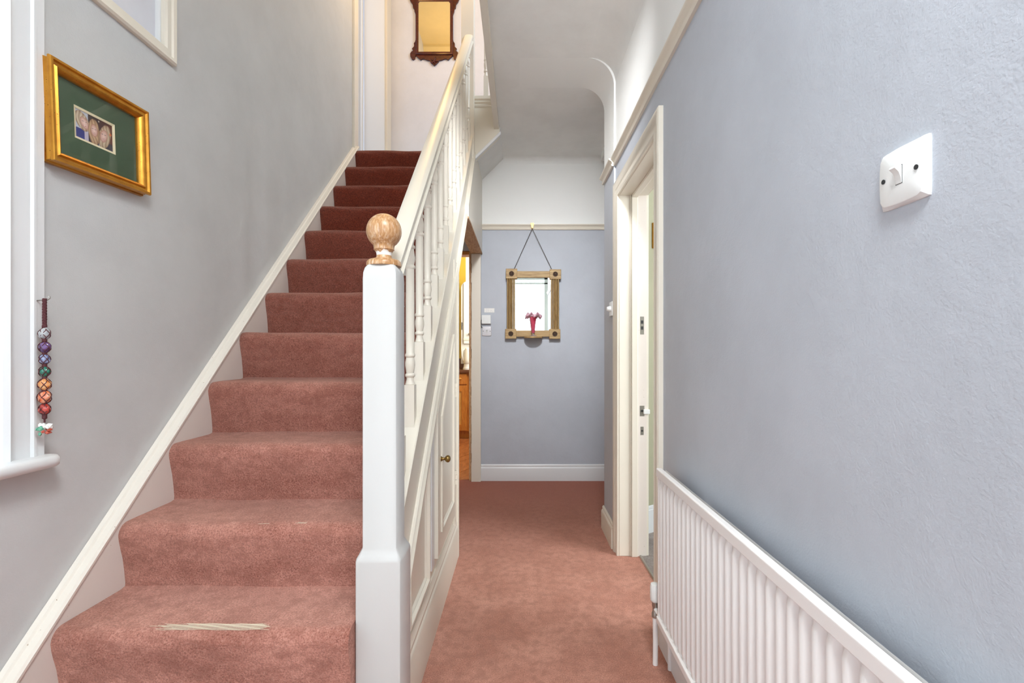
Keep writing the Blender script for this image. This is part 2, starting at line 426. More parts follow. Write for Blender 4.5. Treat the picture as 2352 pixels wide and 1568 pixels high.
# right wall, lilac below the rail and white above, with cove to the ceiling
DR = (1.965, 2.725, 0.0, 2.035)
CR = 0.15
struct('wall_right', hl('X', WR, 0.15, FRONT-0.1, 3.14, 0.0, CEIL, [DR]), M['wall'])
bm = bmesh.new()
PX = WR-0.010
prof = [(PX+0.03, 0.0), (PX, 0.0), (PX, CEIL-CR)]
for i in range(1, 13):
    a = PI/2*i/12; prof.append((PX-CR+CR*math.cos(a), CEIL-0.010*(1-i/12)-CR+CR*math.sin(a)))
for i in range(1, 9):
    prof.append((PX-CR-0.05*i, CEIL-0.0002))
prof += [(PX-CR-0.4, CEIL+0.02), (PX+0.03, CEIL+0.02)]
prism(bm, prof, 'Y', 2.822, 3.14)
struct('wall_pier', bm, M['wall'], smooth=35)
bm = bmesh.new()
prof = [(WR+0.005, CEIL-CR)]+[(WR-CR+CR*math.cos(PI/2*i/12), CEIL-CR+CR*math.sin(PI/2*i/12)) for i in range(1, 13)]+[(WR+0.005, CEIL+0.005)]
prism(bm, prof, 'Y', FRONT, 2.83)
struct('trim_cove', bm, M['ceiling'], smooth=40)
# recess beyond the pier and back wall
struct('wall_recess', bx(1.30, 1.42, 3.0, 4.45, 0, CEIL), M['wall'])
struct('wall_divider', bx(PX+0.03, 1.30, 3.14, 3.24, 0, CEIL), M['wall'])
DK = (-1.10, -0.42, 0.0, 2.04)
struct('wall_back', hl('Y', BACK, 0.10, -1.30, 1.30, 0.0, CEIL, [DK]), M['wall'])
struct('wall_front', bx(-1.40, 1.72, FRONT-0.12, FRONT, CEIL+0.14, TOPZ), M['wall_up'])
# added porch, unseen, setting the glazing far back so daylight falls off slowly
struct('wall_added_porch', bx(-1.72, -1.60, ADDED_PORCH, FRONT-0.10, 0, CEIL), M['wall_up'])
struct('wall_added_porch', bx(-1.60, WL-0.16, FRONT-0.11, FRONT, 0, CEIL), M['wall_up'])
struct('wall_added_porch', bx(1.20, 1.32, ADDED_PORCH, FRONT-0.10, 0, CEIL), M['wall_up'])
struct('wall_added_porch', bx(WR+0.15, 1.20, FRONT-0.11, FRONT, 0, CEIL), M['wall_up'])
struct('ceiling_added_porch', bx(-1.72, 1.32, ADDED_PORCH-0.1, FRONT, CEIL, CEIL+0.14), M['ceiling'])
struct('floor_added_porch', bx(-1.72, 1.32, ADDED_PORCH-0.1, FRONT-0.1, -0.10, 0), M['carpet'])
struct('wall_added_porch', hl('Y', ADDED_PORCH-0.12, 0.12, -1.72, 1.32, 0.0, CEIL, [(-1.45, 1.05, 0.0, 2.82)]), M['wall_up'])
# hall ceiling, edged by the landing fascia; rounded junction with the back wall
struct('ceiling', bx(-0.152, 1.30, FRONT, BACK, CEIL, CEIL+0.14), M['ceiling'])
bm = bmesh.new(); r = 0.055
prism(bm, [(BACK+0.004, CEIL-r)]+[(BACK-r+r*math.cos(PI/2*i/8), CEIL-r+r*math.sin(PI/2*i/8)) for i in range(1, 9)]+[(BACK+0.004, CEIL+0.004)], 'X', -0.14, 1.30)
struct('trim_cove', bm, M['ceiling'], smooth=40)
# sloping soffit under the upper flight
struct('ceiling_soffit', pr([(-0.345, 2.655), (-0.135, 2.862), (-0.152, 2.93), (-0.345, 2.76)], 'Y', 3.70, BACK+0.01), M['ceiling'])
# upper floor shell
struct('wall_landing', bx(-1.40, 2.4, 4.64, 4.76, 2.2, TOPZ), M['wall_up'])
struct('wall_landing', bx(1.6, 1.72, FRONT, 4.64, CEIL, TOPZ), M['wall_up'])
struct('ceiling_landing', bx(-1.40, 1.72, FRONT-0.1, 4.76, TOPZ, TOPZ+0.1), M['cream_ceiling'])
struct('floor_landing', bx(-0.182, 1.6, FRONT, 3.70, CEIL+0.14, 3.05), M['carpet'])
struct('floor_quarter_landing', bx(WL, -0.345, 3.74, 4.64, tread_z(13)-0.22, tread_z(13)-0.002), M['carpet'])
bm = bmesh.new()
box(bm, -0.190, -0.152, FRONT+0.02, 3.70, CEIL-0.03, 3.10)
box(bm, -0.196, -0.160, FRONT+0.02, 3.70, 3.045, 3.075)
struct('trim_landing', bm, M['gloss'], bevel=0.004)
# beam with cornice across the landing ceiling (seen in the upstairs mirror)
bm = bmesh.new()
prism(bm, [(2.70, TOPZ-0.20), (2.90, TOPZ-0.20), (2.915, TOPZ-0.19), (2.905, TOPZ-0.165), (2.93, TOPZ-0.14), (2.93, TOPZ-0.11), (2.96, TOPZ-0.07), (3.0, TOPZ-0.03), (3.0, TOPZ+0.002), (2.70, TOPZ+0.002)], 'X', WL, 1.6)
struct('trim_cornice', bm, M['cream_ceiling'], smooth=30)
# room beyond the upstairs door
struct('wall_bedroom', bx(-3.2, -3.1, 2.8, 5.4, 2.5, TOPZ), M['wall_up'])
struct('wall_bedroom', bx(-3.1, WL-0.16, 5.3, 5.4, 2.5, TOPZ), M['wall_up'])
struct('floor_bedroom', bx(-3.1, WL-0.16, 2.8, 5.3, 2.5, tread_z(13)-0.004), M['carpet_grey'])

# picture rails
def rail_prof(s): return [(0, 0), (0.012, 0), (0.016, 0.008), (0.010, 0.014), (0.014, 0.026), (0.026, 0.034), (0.030, 0.038), (0.030, 0.044), (0, 0.044)]
bm = bmesh.new(); prism(bm, [(WR-a, 2.230+b) for a, b in rail_prof(1)], 'Y', FRONT, 2.822)
prism(bm, [(PX-a, 2.230+b) for a, b in rail_prof(1)], 'Y', 2.822, 3.15)
struct('trim_picture_rail', bm, M['gloss'], smooth=50)
bm = bmesh.new(); prism(bm, [(BACK-a, 2.226+b*1.06) for a, b in rail_prof(1)], 'X', -0.337, 1.29)
struct('trim_picture_rail', bm, M['gloss'], smooth=50)
# skirting boards
def skirt(h, t=0.018): return [(0, 0), (t, 0), (t, h*0.74), (t*0.86, h*0.80), (t*0.5, h*0.86), (t*0.62, h*0.93), (t*0.3, h), (0, h)]
def skirt_right(y0, y1, x, h=0.145):
    bm = bmesh.new(); prism(bm, [(x-a, b) for a, b in skirt(h)], 'Y', y0, y1); return bm
struct('baseboard_right', skirt_right(FRONT, 1.885, WR), M['gloss_white'], smooth=40)
struct('baseboard_right', skirt_right(2.81, 3.155, PX), M['gloss'], smooth=40)
bm = bmesh.new(); prism(bm, [(BACK-a, b) for a, b in skirt(0.145)], 'X', -0.337, 1.29)
struct('baseboard_back', bm, M['gloss_white'], smooth=40)

# ------------------------------------------------------------------ right doorway (door_1)
d1 = struct_empty('door_1', (WR, 2.345, 0))
def arch_prof(t=0.022, wd=0.085):   # (distance from opening, height)
    return [(0, 0), (0, t*0.55), (0.008, t*0.75), (0.016, t*0.55), (0.045, t*0.6), (0.052, t*0.9), (0.066, t*1.02), (wd-0.006, t*1.02), (wd, t*0.8), (wd, 0)]
def arch_run(y0, y1, ztop, x, sgn, z0=0.0, wd=0.085, t=0.022):
    """three-sided architrave round an opening in an X wall"""
    bm = bmesh.new(); P = arch_prof(t, wd)
    path = [lambda d, h: (x+sgn*h, y0-d, z0), lambda d, h: (x+sgn*h, y0-d, ztop+d), lambda d, h: (x+sgn*h, y1+d, ztop+d), lambda d, h: (x+sgn*h, y1+d, z0)]
    sweep(bm, P, path); return bm
obj('architrave', arch_run(1.975, 2.715, 2.025, WR, -1), M['gloss'], d1, smooth=45)
obj('architrave', arch_run(1.975, 2.715, 2.025, WR+0.15, 1), M['gloss'], d1, smooth=45)
bm = bmesh.new()
box(bm, WR-0.002, WR+0.152, 1.955, 1.978, 0, 2.03); box(bm, WR-0.002, WR+0.152, 2.712, 2.735, 0, 2.03); box(bm, WR-0.002, WR+0.152, 1.955, 2.735, 2.022, 2.045)
obj('door_lining', bm, M['gloss'], d1, bevel=0.003)
bm = bmesh.new()
box(bm, WR+0.066, WR+0.100, 1.978, 1.992, 0, 2.022); box(bm, WR+0.066, WR+0.100, 2.698, 2.712, 0, 2.022); box(bm, WR+0.066, WR+0.100, 1.978, 2.712, 2.008, 2.022)
box(bm, WR+0.060, WR+0.066, 2.704, 2.712, 0, 2.022)
obj('door_stop', bm, M['gloss'], d1, bevel=0.003)
obj('door_rebate', bx(WR+0.1005, WR+0.1515, 2.7105, 2.7125, 0, 2.022), M['string'], d1)
def strike(z, h, wd=0.022, parts=2):
    x = WR+0.126; y = 2.712
    bm = bmesh.new(); box(bm, x-wd/2, x+wd/2, y-0.002, y+0.001, z, z+h)
    o = obj('strike_plate', bm, M['steel'], d1)
    for i in range(parts):
        c = z+h*(0.36+0.33*i if parts == 2 else 0.5)
        obj('keep_hole', bx(x-wd*0.28, x+wd*0.30, y-0.003, y, c-h*0.09, c+h*0.09), M['dark'], o)
    return o
zpx = lambda y, d: CAMH+(806-y)*d/1110.7
a, b = zpx(768, 2.72), zpx(727, 2.72); strike(a, b-a)
a, b = zpx(955, 2.72), zpx(931, 2.72); o = strike(a, b-a, 0.026, 1)
obj('keep_lip', bx(WR+0.132, WR+0.168, 2.700, 2.712, a+0.012, b-0.020), M['plastic'], o, bevel=0.004)
a, b = zpx(998, 2.72), zpx(979, 2.72); strike(a, b-a, 0.018, 1)
obj('threshold_bar', pr([(WR+0.110, 0.0), (WR+0.114, 0.007), (WR+0.122, 0.007), (WR+0.126, 0.0)], 'Y', 1.978, 2.712), M['steel'], d1)

# room behind the right doorway: angled sage wall
g0 = Vector((0.60, 2.920)); gd = Vector((0.8365, 0.548)); gn = Vector((gd.y, -gd.x))
def gpt(s, n, z): p = g0+gd*s+gn*n; return (p.x, p.y, z)
def gbox(bm, s0, s1, n0, n1, z0, z1):
    v = [bm.verts.new(gpt(s, n, z)) for s, n, z in ((s0,n0,z0),(s1,n0,z0),(s1,n1,z0),(s0,n1,z0),(s0,n0,z1),(s1,n0,z1),(s1,n1,z1),(s0,n1,z1))]
    for f in ((3,2,1,0),(4,5,6,7),(0,1,5,4),(1,2,6,5),(2,3,7,6),(3,0,4,7)): bm.faces.new([v[i] for i in f])
bm = bmesh.new(); gbox(bm, 0.16, 1.5, -0.10, 0.0, 0, 2.8); struct('wall_alcove', bm, M['green'])
bm = bmesh.new(); gbox(bm, 0.16, 1.5, 0.0, 0.018, 0, 0.150); gbox(bm, 0.16, 1.5, 0.0, 0.010, 0.150, 0.172)
struct('baseboard_alcove', bm, M['gloss_white'], bevel=0.004)
struct('wall_parlour', bx(3.1, 3.2, FRONT, 4.2, 0, 2.8), M['green'])
struct('wall_parlour', bx(0.714, 3.1, FRONT-0.1, FRONT, 0, 2.8), M['green'])
struct('ceiling_parlour', bx(0.714, 3.2, FRONT-0.1, 4.2, 2.8, 2.86), M['ceiling'])
s_of = lambda px: ((lambda r: ((2.920-0.6551*0.60)*r/(1-0.6551*r)-0.60)/0.8365)((px-1192)/1110.7))
for i, (px, ya, yb, deep) in enumerate(((1497.5, 512, 570, 0.030), (1505, 590, 648, 0.016), (1505, 652, 708, 0.016), (1505, 715, 770, 0.016))):
    s = s_of(px); p = gpt(s, 0, 0); d = p[1]
    z1, z0 = zpx(ya, d), zpx(yb, d)
    lab = ('gilt picture frame on sage wall, highest of four through right doorway', 'slim brown frame just below the gilt frame on sage wall',
           'slim brown frame on sage wall, third down in the doorway column', 'slim brown frame lowest on the sage wall beyond right doorway')[i]
    t = thing('picture_frame', gpt(s+0.1, 0, z0), lab, 'picture frame', 'small frames on the sage wall')
    bm = bmesh.new()
    wv = [(0, 0), (0, deep*0.7), (0.006, deep), (0.014, deep*0.75), (0.020, deep*0.9), (0.026, deep*0.5), (0.026, 0)]
    rings = []
    for (cs, cz, a_, b_) in ((s, z0, 1, 1), (s+0.21, z0, -1, 1), (s+0.21, z1, -1, -1), (s, z1, 1, -1)):
        rings.append([bm.verts.new(gpt(cs+a_*dd, h+0.001, cz+b_*dd)) for dd, h in wv])
    for k in range(4):
        A, B = rings[k], rings[(k+1) % 4]
        for q in range(len(wv)): bm.faces.new((A[q], A[(q+1) % len(wv)], B[(q+1) % len(wv)], B[q]))
    obj('frame', bm, M['gold'] if i == 0 else M['honey'], t)
    bm = bmesh.new(); gbox(bm, s+0.02, s+0.19, 0.002, 0.006, z0+0.02, z1-0.02)
    obj('print', bm, M['paper'] if i else M['orange'], t)

# ------------------------------------------------------------------ window_1 (left, beside camera), window_2 (high), upstairs door_3, front door_4
w1 = struct_empty('window_1', (WL, 0.6, 0.88))
bm = bmesh.new()
P = [(0, 0), (0, 0.012), (0.010, 0.020), (0.022, 0.012), (0.032, 0.010), (0.050, 0.016), (0.060, 0.016), (0.064, 0.022), (0.070, 0.022), (0.072, 0.018), (0.094, 0.018), (0.094, 0)]
sweep(bm, P, [lambda d, h: (WL+h, 0.12-d, 0.885), lambda d, h: (WL+h, 0.12-d, 2.05+d), lambda d, h: (WL+h, 1.146+d, 2.05+d), lambda d, h: (WL+h, 1.146+d, 0.885)])
obj('architrave', bm, M['gloss_white'], w1, smooth=45)
bm = bmesh.new(); sillp = []
prof = [(WL-0.1, 0.855), (WL+0.048, 0.855)]+[(WL+0.048+0.015*math.cos(a), 0.870+0.015*math.sin(a)) for a in (-1.2, -0.6, 0, 0.6, 1.2)]+[(WL+0.048, 0.885), (WL-0.1, 0.885)]
prof2 = [(x if x < WL else WL+(x-WL)*1.0, z) for x, z in prof]
rings = []
for y, k in ((0.02, 1), (1.225, 1), (1.240, 0.94), (1.250, 0.80), (1.256, 0.55)):
    rings.append([bm.verts.new((x if x < WL+0.001 else WL+(x-WL)*k, y, 0.870+(z-0.870)*(0.75+0.25*k if k < 1 else 1))) for x, z in prof])
for A, B in zip(rings, rings[1:]):
    n = len(A)
    for k in range(n): bm.faces.new((A[k], A[(k+1) % n], B[(k+1) % n], B[k]))
bm.faces.new(rings[0][::-1]); bm.faces.new(rings[-1])
# keep only the part in front of the wall beyond the opening
for v in bm.verts:
    if v.co.x < WL-0.05: v.co.x = WL+0.0005
obj('window_sill', bm, M['gloss_white'], w1, smooth=50)
bm = bmesh.new(); rect_frame(bm, [(0, 0), (0, 0.05), (0.05, 0.05), (0.05, 0)], 'X', WL-0.13, 1, W1[0], W1[1], W1[2], W1[3])
obj('window_frame', bm, M['gloss_white'], w1, bevel=0.003)
obj('pane', bx(WL-0.115, WL-0.108, W1[0]+0.04, W1[1]-0.04, W1[2]+0.04, W1[3]-0.04), M['pane_side'], w1)

w2 = struct_empty('window_2', (WL, 1.15, 2.2))
bm = bmesh.new()
rect_frame(bm, [(0, 0), (0, 0.014), (0.006, 0.020), (0.018, 0.018), (0.022, 0.012), (0.040, 0.012), (0.046, 0.006), (0.046, -0.03), (0.04, -0.03)], 'X', WL, 1, 0.58, 1.724, 2.163, 3.345)
obj('window_frame', bm, M['gloss'], w2, smooth=40)
bm = bmesh.new(); rect_frame(bm, [(0, 0), (0, 0.018), (0.012, 0.018), (0.014, 0)], 'X', WL-0.025, 1, 0.62, 1.684, 2.205, 3.30)
obj('glazing_bead', bm, M['gloss_white'], w2, bevel=0.003)
obj('panel', bx(WL-0.04, WL-0.022, 0.62, 1.684, 2.205, 3.30), M['wall_up'], w2)

d3 = struct_empty('door_3', (WL, 4.05, tread_z(13)))
bm = bmesh.new(); z0 = tread_z(13)
box(bm, WL-0.001, WL+0.020, 3.58, 3.66, z0, 4.83); box(bm, WL-0.001, WL+0.020, 4.455, 4.60, z0, 4.83); box(bm, WL-0.001, WL+0.020, 3.66, 4.455, 4.75, 4.83)
obj('architrave', bm, M['gloss'], d3, bevel=0.004)
bm = bmesh.new()
box(bm, WL-0.185, WL+0.002, 4.435, 4.458, z0, 4.75); box(bm, WL-0.185, WL+0.002, 3.658, 3.68, z0, 4.75); box(bm, WL-0.185, WL+0.002, 3.66, 4.458, 4.73, 4.75)
box(bm, WL-0.215, WL-0.195, 4.42, 4.445, z0, 4.75); box(bm, WL-0.245, WL-0.215, 4.432, 4.458, z0, 4.75); box(bm, WL-0.29, WL-0.25, 4.41, 4.44, z0, 4.75)
obj('door_lining', bm, M['gloss_white'], d3, bevel=0.003)

d4 = struct_empty('door_4', (-0.2, ADDED_PORCH-0.06, 0))  # front door glazing, widened and set back to even out its daylight
bm = bmesh.new(); ya, yb = ADDED_PORCH-0.10, ADDED_PORCH-0.02
for x0, x1 in ((-1.45, -1.38), (-0.52, -0.44), (0.575, 0.655), (1.0, 1.05)): box(bm, x0, x1, ya, yb, 0, 2.82)
box(bm, -1.45, 1.05, ya, yb, 2.77, 2.82); box(bm, -1.45, 1.05, ya, yb, 2.665, 2.70)
for x0, x1 in ((-1.38, -0.52), (-0.44, 0.575), (0.655, 1.0)): box(bm, x0, x1, ya+0.01, yb-0.01, 0, 0.35)
obj('door_frame', bm, M['sage'], d4, bevel=0.003)
for x0, x1 in ((-1.38, -0.52), (-0.44, 0.575), (0.655, 1.0)):
    obj('pane', bx(x0, x1, ADDED_PORCH-0.065, ADDED_PORCH-0.058, 0.35, 2.665), M['pane'], d4)
    obj('pane', bx(x0, x1, ADDED_PORCH-0.065, ADDED_PORCH-0.058, 2.70, 2.77), M['pane'], d4)

# ------------------------------------------------------------------ kitchen seen under the stairs (door_2)
d2 = struct_empty('door_2', (-0.42, BACK, 0))
bm = bmesh.new(); n = 24
for i in range(n):                       # front jamb board with a slightly chipped left edge
    z0, z1 = 2.005*i/n, 2.005*(i+1)/n
    e = -0.4185+random.uniform(-0.0022, 0.002)
    box(bm, e, -0.337, 4.258, BACK+0.004, z0, z1+0.0005)
obj('jamb_board', bm, M['gloss'], d2)
bm = bmesh.new()
box(bm, -0.442, -0.422, BACK-0.02, BACK+0.11, 0, 2.035); box(bm, -1.10, -1.08, BACK-0.02, BACK+0.11, 0, 2.035)
obj('door_lining', bm, M['bare_wood'], d2, bevel=0.002)
obj('head_lining', bx(-1.10, -0.422, BACK-0.01, BACK+0.11, 2.005, 2.035), M['honey'], d2, bevel=0.002)
fl = struct('floor', bx(-2.2, 0.3, BACK+0.02, 7.0, -0.12, -0.012), M['plank'])
ang = math.radians(28)
for i in range(24):
    bm = bmesh.new(); wd = 0.125
    x0 = -2.1+i*wd
    v = box(bm, x0+0.0015, x0+wd-0.0015, -1.7, 1.7, -0.012, 0.001+0.001*(i % 3 == 0))
    mid = Vector((-0.7, 5.6, 0))
    bmesh.ops.rotate(bm, verts=bm.verts, cent=(-0.7, 0, 0), matrix=Matrix.Rotation(-ang, 3, 'Z'))
    bmesh.ops.translate(bm, verts=bm.verts, vec=(0, 5.6, 0))
    for (co, no) in (((0, BACK+0.025, 0), (0, -1, 0)), ((0, 6.9, 0), (0, 1, 0)), ((-2.1, 0, 0), (-1, 0, 0)), ((0.25, 0, 0), (1, 0, 0))):
        r = bmesh.ops.bisect_plane(bm, geom=bm.verts[:]+bm.edges[:]+bm.faces[:], plane_co=co, plane_no=no, clear_outer=True)
        ed = [e for e in bm.edges if e.is_boundary]
        if ed: bmesh.ops.holes_fill(bm, edges=ed)
    if len(bm.faces) > 4: obj('plank', bm, M['plank'], fl)
    else: bm.free()
struct('wall_kitchen', bx(-2.3, 0.4, 6.92, 7.02, 0, 2.7), M['yellow'])
struct('wall_kitchen', bx(-2.3, -2.2, 4.4, 6.92, 0, 2.7), M['yellow'])
struct('wall_kitchen', bx(0.3, 0.4, 4.4, 6.92, 0, 2.7), M['yellow'])
struct('ceiling_kitchen', bx(-2.3, 0.4, 4.4, 7.02, 2.7, 2.76), M['ceiling'])
t = thing('kitchen_base_unit', (-1.0, 6.6, 0), 'honey pine kitchen base unit seen through the doorway under the stairs', 'cabinet')
obj('carcass', bx(-1.9, -0.2, 6.34, 6.90, 0.10, 0.865), M['honey'], t)
obj('plinth', bx(-1.9, -0.2, 6.40, 6.88, 0.0, 0.10), M['honey'], t)
for x0 in (-1.85, -1.25, -0.645):
    d = bmesh.new(); y = 6.32
    box(d, x0, x0+0.07, y, 6.34, 0.11, 0.70); box(d, x0+0.50, x0+0.57, y, 6.34, 0.11, 0.70); box(d, x0+0.07, x0+0.5, y, 6.34, 0.11, 0.19); box(d, x0+0.07, x0+0.5, y, 6.34, 0.62, 0.70)
    dd = obj('cupboard_door', d, M['honey'], t, bevel=0.003)
    obj('door_panel', bx(x0+0.065, x0+0.505, 6.331, 6.338, 0.185, 0.625), M['honey_panel'], dd)
    dr = obj('drawer_front', bx(x0, x0+0.57, 6.318, 6.34, 0.715, 0.85), M['honey'], t, bevel=0.004)
    hb = bmesh.new(); tube(hb, [(x0+0.2, 6.32, 0.79), (x0+0.2, 6.29, 0.79), (x0+0.49, 6.29, 0.79), (x0+0.49, 6.32, 0.79)], 0.011)
    obj('drawer_handle', hb, M['honey_panel'], dr)
wt = thing('kitchen_worktop', (-1.0, 6.6, 0.866), 'brown speckled worktop along the honey pine base unit', 'worktop')
obj('slab', bx(-1.92, -0.18, 6.29, 6.91, 0.866, 0.905), M['granite'], wt, bevel=0.006)
for i in range(9):
    obj('tile', bx(-1.90+i*0.14, -1.765+i*0.14, 6.905, 6.918, 0.907, 1.045), M['granite'], wt, bevel=0.002)
# boiler end panel with rounded shoulder and white cupboard beside it
t = thing('kitchen_tall_cupboard', (-0.6, 6.6, 1.2), 'white kitchen wall cupboard with rounded end panel over the worktop', 'cabinet')
zt = zpx(645, 6.45); rr = 0.10; xl = -0.775
pts = [(xl, 0.98), (-0.66, 0.98), (-0.66, zt)]+[(xl+rr-rr*math.sin(PI/2*i/10), zt-rr+rr*math.cos(PI/2*i/10)) for i in range(0, 11)]
obj('end_panel', pr(pts, 'Y', 6.45, 6.49), M['gloss_white'], t, bevel=0.004)
obj('carcass', bx(-0.735, -0.30, 6.50, 6.90, zpx(790, 6.45), zt-0.02), M['gloss_white'], t)
bm = bmesh.new(); zb = zpx(789, 6.42)
box(bm, -0.735, -0.32, 6.425, 6.445, zb, zt-0.03)
do = obj('cupboard_door', bm, M['gloss_white'], t, bevel=0.004)
obj('plinth_moulding', bx(-0.737, -0.32, 6.418, 6.43, zb+0.045, zb+0.075), M['gloss'], do, bevel=0.003)
obj('knob', lt([(0.006, 0), (0.008, -0.012), (0.018, -0.02), (0.016, -0.03), (0.004, -0.034)], 12, cx=-0.652, cy=6.425, cz=zpx(767, 6.42), axis='Y'), M['dark'], do, smooth=60)
obj('hinge', bx(-0.765, -0.755, 6.445, 6.452, zpx(757, 6.45), zpx(740, 6.45)), M['dark'], t)
obj('pelmet_post', bx(-0.715, -0.655, 6.50, 6.56, zt-0.03, 2.70), M['gloss_white'], t)
# things on the worktop
t = thing('kettle', (-0.66, 6.40, 0.905), 'white jug kettle on the brown kitchen worktop', 'kettle')
obj('body', lt([(0.062, 0), (0.068, 0.01), (0.066, 0.06), (0.058, 0.13), (0.050, 0.19), (0.046, 0.20), (0.02, 0.212)], 20, cx=-0.665, cy=6.372, cz=0.985), M['plastic'], t, smooth=50)
obj('base', lt([(0.075, 0), (0.075, 0.02), (0.066, 0.03), (0.06, 0.08)], 20, cx=-0.665, cy=6.372, cz=0.906), M['plastic_grey'], t, smooth=40)
bm = bmesh.new(); tube(bm, [(-0.71, 6.36, 1.17), (-0.745, 6.35, 1.16), (-0.748, 6.35, 1.10), (-0.735, 6.36, 1.03), (-0.72, 6.37, 1.01)], 0.011)
obj('handle', bm, M['plastic'], t, smooth=60)
t = tag(obj('socket_timer', bx(-0.615, -0.585, 6.86, 6.91, 1.10, 1.24), M['honey'], None, bevel=0.006), 'small wooden rack on kitchen wall above kettle', 'rack')
t = thing('picture_frame', (-0.86, 6.90, 1.9), 'black framed ochre picture on the mustard kitchen wall', 'picture frame')
za, zb = zpx(681, 6.9), zpx(649, 6.9)
bm = bmesh.new(); rect_frame(bm, [(0, 0), (0, 0.02), (0.018, 0.02), (0.018, 0)], 'Y', 6.919, -1, -1.05, -0.858, za, zb); obj('frame', bm, M['black'], t)
obj('print', bx(-1.04, -0.868, 6.908, 6.917, za+0.01, zb-0.01), M['orange'], t)
t = thing('picture_frame', (-0.9, 6.90, 1.5), 'dark narrow frame lower on the mustard kitchen wall', 'picture frame')
za, zb = zpx(752, 6.9), zpx(720, 6.9)
bm = bmesh.new(); rect_frame(bm, [(0, 0), (0, 0.02), (0.014, 0.02), (0.014, 0)], 'Y', 6.919, -1, -1.08, -0.900, za, zb); obj('frame', bm, M['black'], t)
obj('print', bx(-1.07, -0.91, 6.908, 6.917, za+0.01, zb-0.01), M['paper'], t)

# ------------------------------------------------------------------ staircase
ST = thing('staircase', (-0.8, 2.4, 0), 'straight staircase with rust carpet, cream turned balustrade and spandrel cupboard', 'staircase')
XR = -0.398
def step_bm(k):
    bm = bmesh.new()
    y, z = nose_y(k), tread_z(k)
    zb = tread_z(k-1) if k > 1 else 0.0
    yn = nose_y(k+1)+0.028
    if k == 13: yn = 3.745
    P = [(y+0.027, zb-0.01), (y+0.026, zb+0.012), (y+0.022, zb+0.05), (y+0.016, zb+0.09), (y+0.007, z-0.075), (y+0.002, z-0.052)]
    for i in range(0, 9):
        a = PI*(1-i/8*0.5); P.append((y+0.034+0.034*math.cos(a), z-0.036+0.036*math.sin(a)))
    P += [(y+0.07, z+0.0005), (y+0.12, z), (yn-0.02, z), (yn, z+0.004)]
    Q = [(yn, z-0.045), (y+0.075, z-0.045), (y+0.075, zb-0.01)]
    nx = 48
    x0, x1 = X_STR, (XR if k > 2 else -0.4362)
    rings = []
    for i in range(nx+1):
        x = x0+(x1-x0)*i/nx
        ring = []
        for j, (a, b) in enumerate(P+Q):
            if j < len(P) and b > zb:
                wv = math.sin(x*7+k*1.7)*0.0016+math.sin(x*17+k*3.1+j*.3)*0.0011
                edge = min(1, min(i, nx-i)/3)
                a -= (wv+0.0012*math.sin(x*29+j*1.3+k))*edge
                b += (wv*0.9)*(1 if j > 5 else 0)
                if i == 0: a += 0.004; b -= 0.002*(j > 6)
            ring.append(bm.verts.new((x, a, b)))
        rings.append(ring)
    n = len(P)+len(Q)
    for A, B in zip(rings, rings[1:]):
        for q in range(n): bm.faces.new((A[q], A[(q+1) % n], B[(q+1) % n], B[q]))
    bm.faces.new(rings[0][::-1]); bm.faces.new(rings[-1])
    return bm
steps = {}
for k in range(1, 14):
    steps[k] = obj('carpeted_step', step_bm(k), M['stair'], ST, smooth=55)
# pale backing threads showing through on worn nosings
def threads(k, x0, x1, n, spread):
    bm = bmesh.new(); y, z = nose_y(k), tread_z(k)
    for i in range(n):
        f = i/max(1, n-1)
        a0 = x0+(x1-x0)*random.uniform(0, 0.55)*(0.2+abs(f-0.5)*1.6); a1 = x1-(x1-x0)*random.uniform(0, 0.10)
        pts = []
        for j in range(26):
            x = a0+(a1-a0)*j/25
            ang = PI*(0.66-spread*f)+0.02*math.sin(x*40)
            wv = math.sin(x*7+k*1.7)*0.0016
            pts.append((x, y+0.034+0.0362*math.cos(ang)-wv, z-0.036+0.0384*math.sin(ang)+wv+0.0006*math.sin(x*90+i)))
        tube(bm, pts, 0.00048, 5)
    o = obj('worn_backing_threads', bm, M['threads'], steps[k]); o['label'] = 'pale worn backing threads along the nosing'; return o
threads(2, -0.965, -0.645, 12, 0.17)
threads(3, -0.70, -0.64, 2, 0.03); threads(3, -0.80, -0.75, 1, 0.02)
# wall string with cap
wtop = lambda y: 0.745+0.937*(y-1.549)
ye = 3.612
bm = bmesh.new()
prism(bm, [(0.80, 0.0), (1.30, 0.0), (3.60, wtop(3.60)-0.42), (3.60, wtop(3.60)-0.004), (0.80, wtop(0.80)-0.004)], 'X', WL+0.001, X_STR)
obj('wall_string', bm, M['string'], ST)
bm = bmesh.new()
prof = [(WL+0.001, -0.012), (X_STR+0.006, -0.012), (X_STR+0.007, -0.004), (X_STR+0.002, 0.002), (WL+0.018, 0.003), (WL+0.014, 0.010), (WL+0.001, 0.012)]
sweep(bm, prof, [lambda x, h: (x, 0.76-h*0.6, wtop(0.76)+h*0.8), lambda x, h: (x, ye-h*0.2, wtop(ye)+h*0.8)])
obj('string_cap', bm, M['string_cap'], ST, smooth=30)
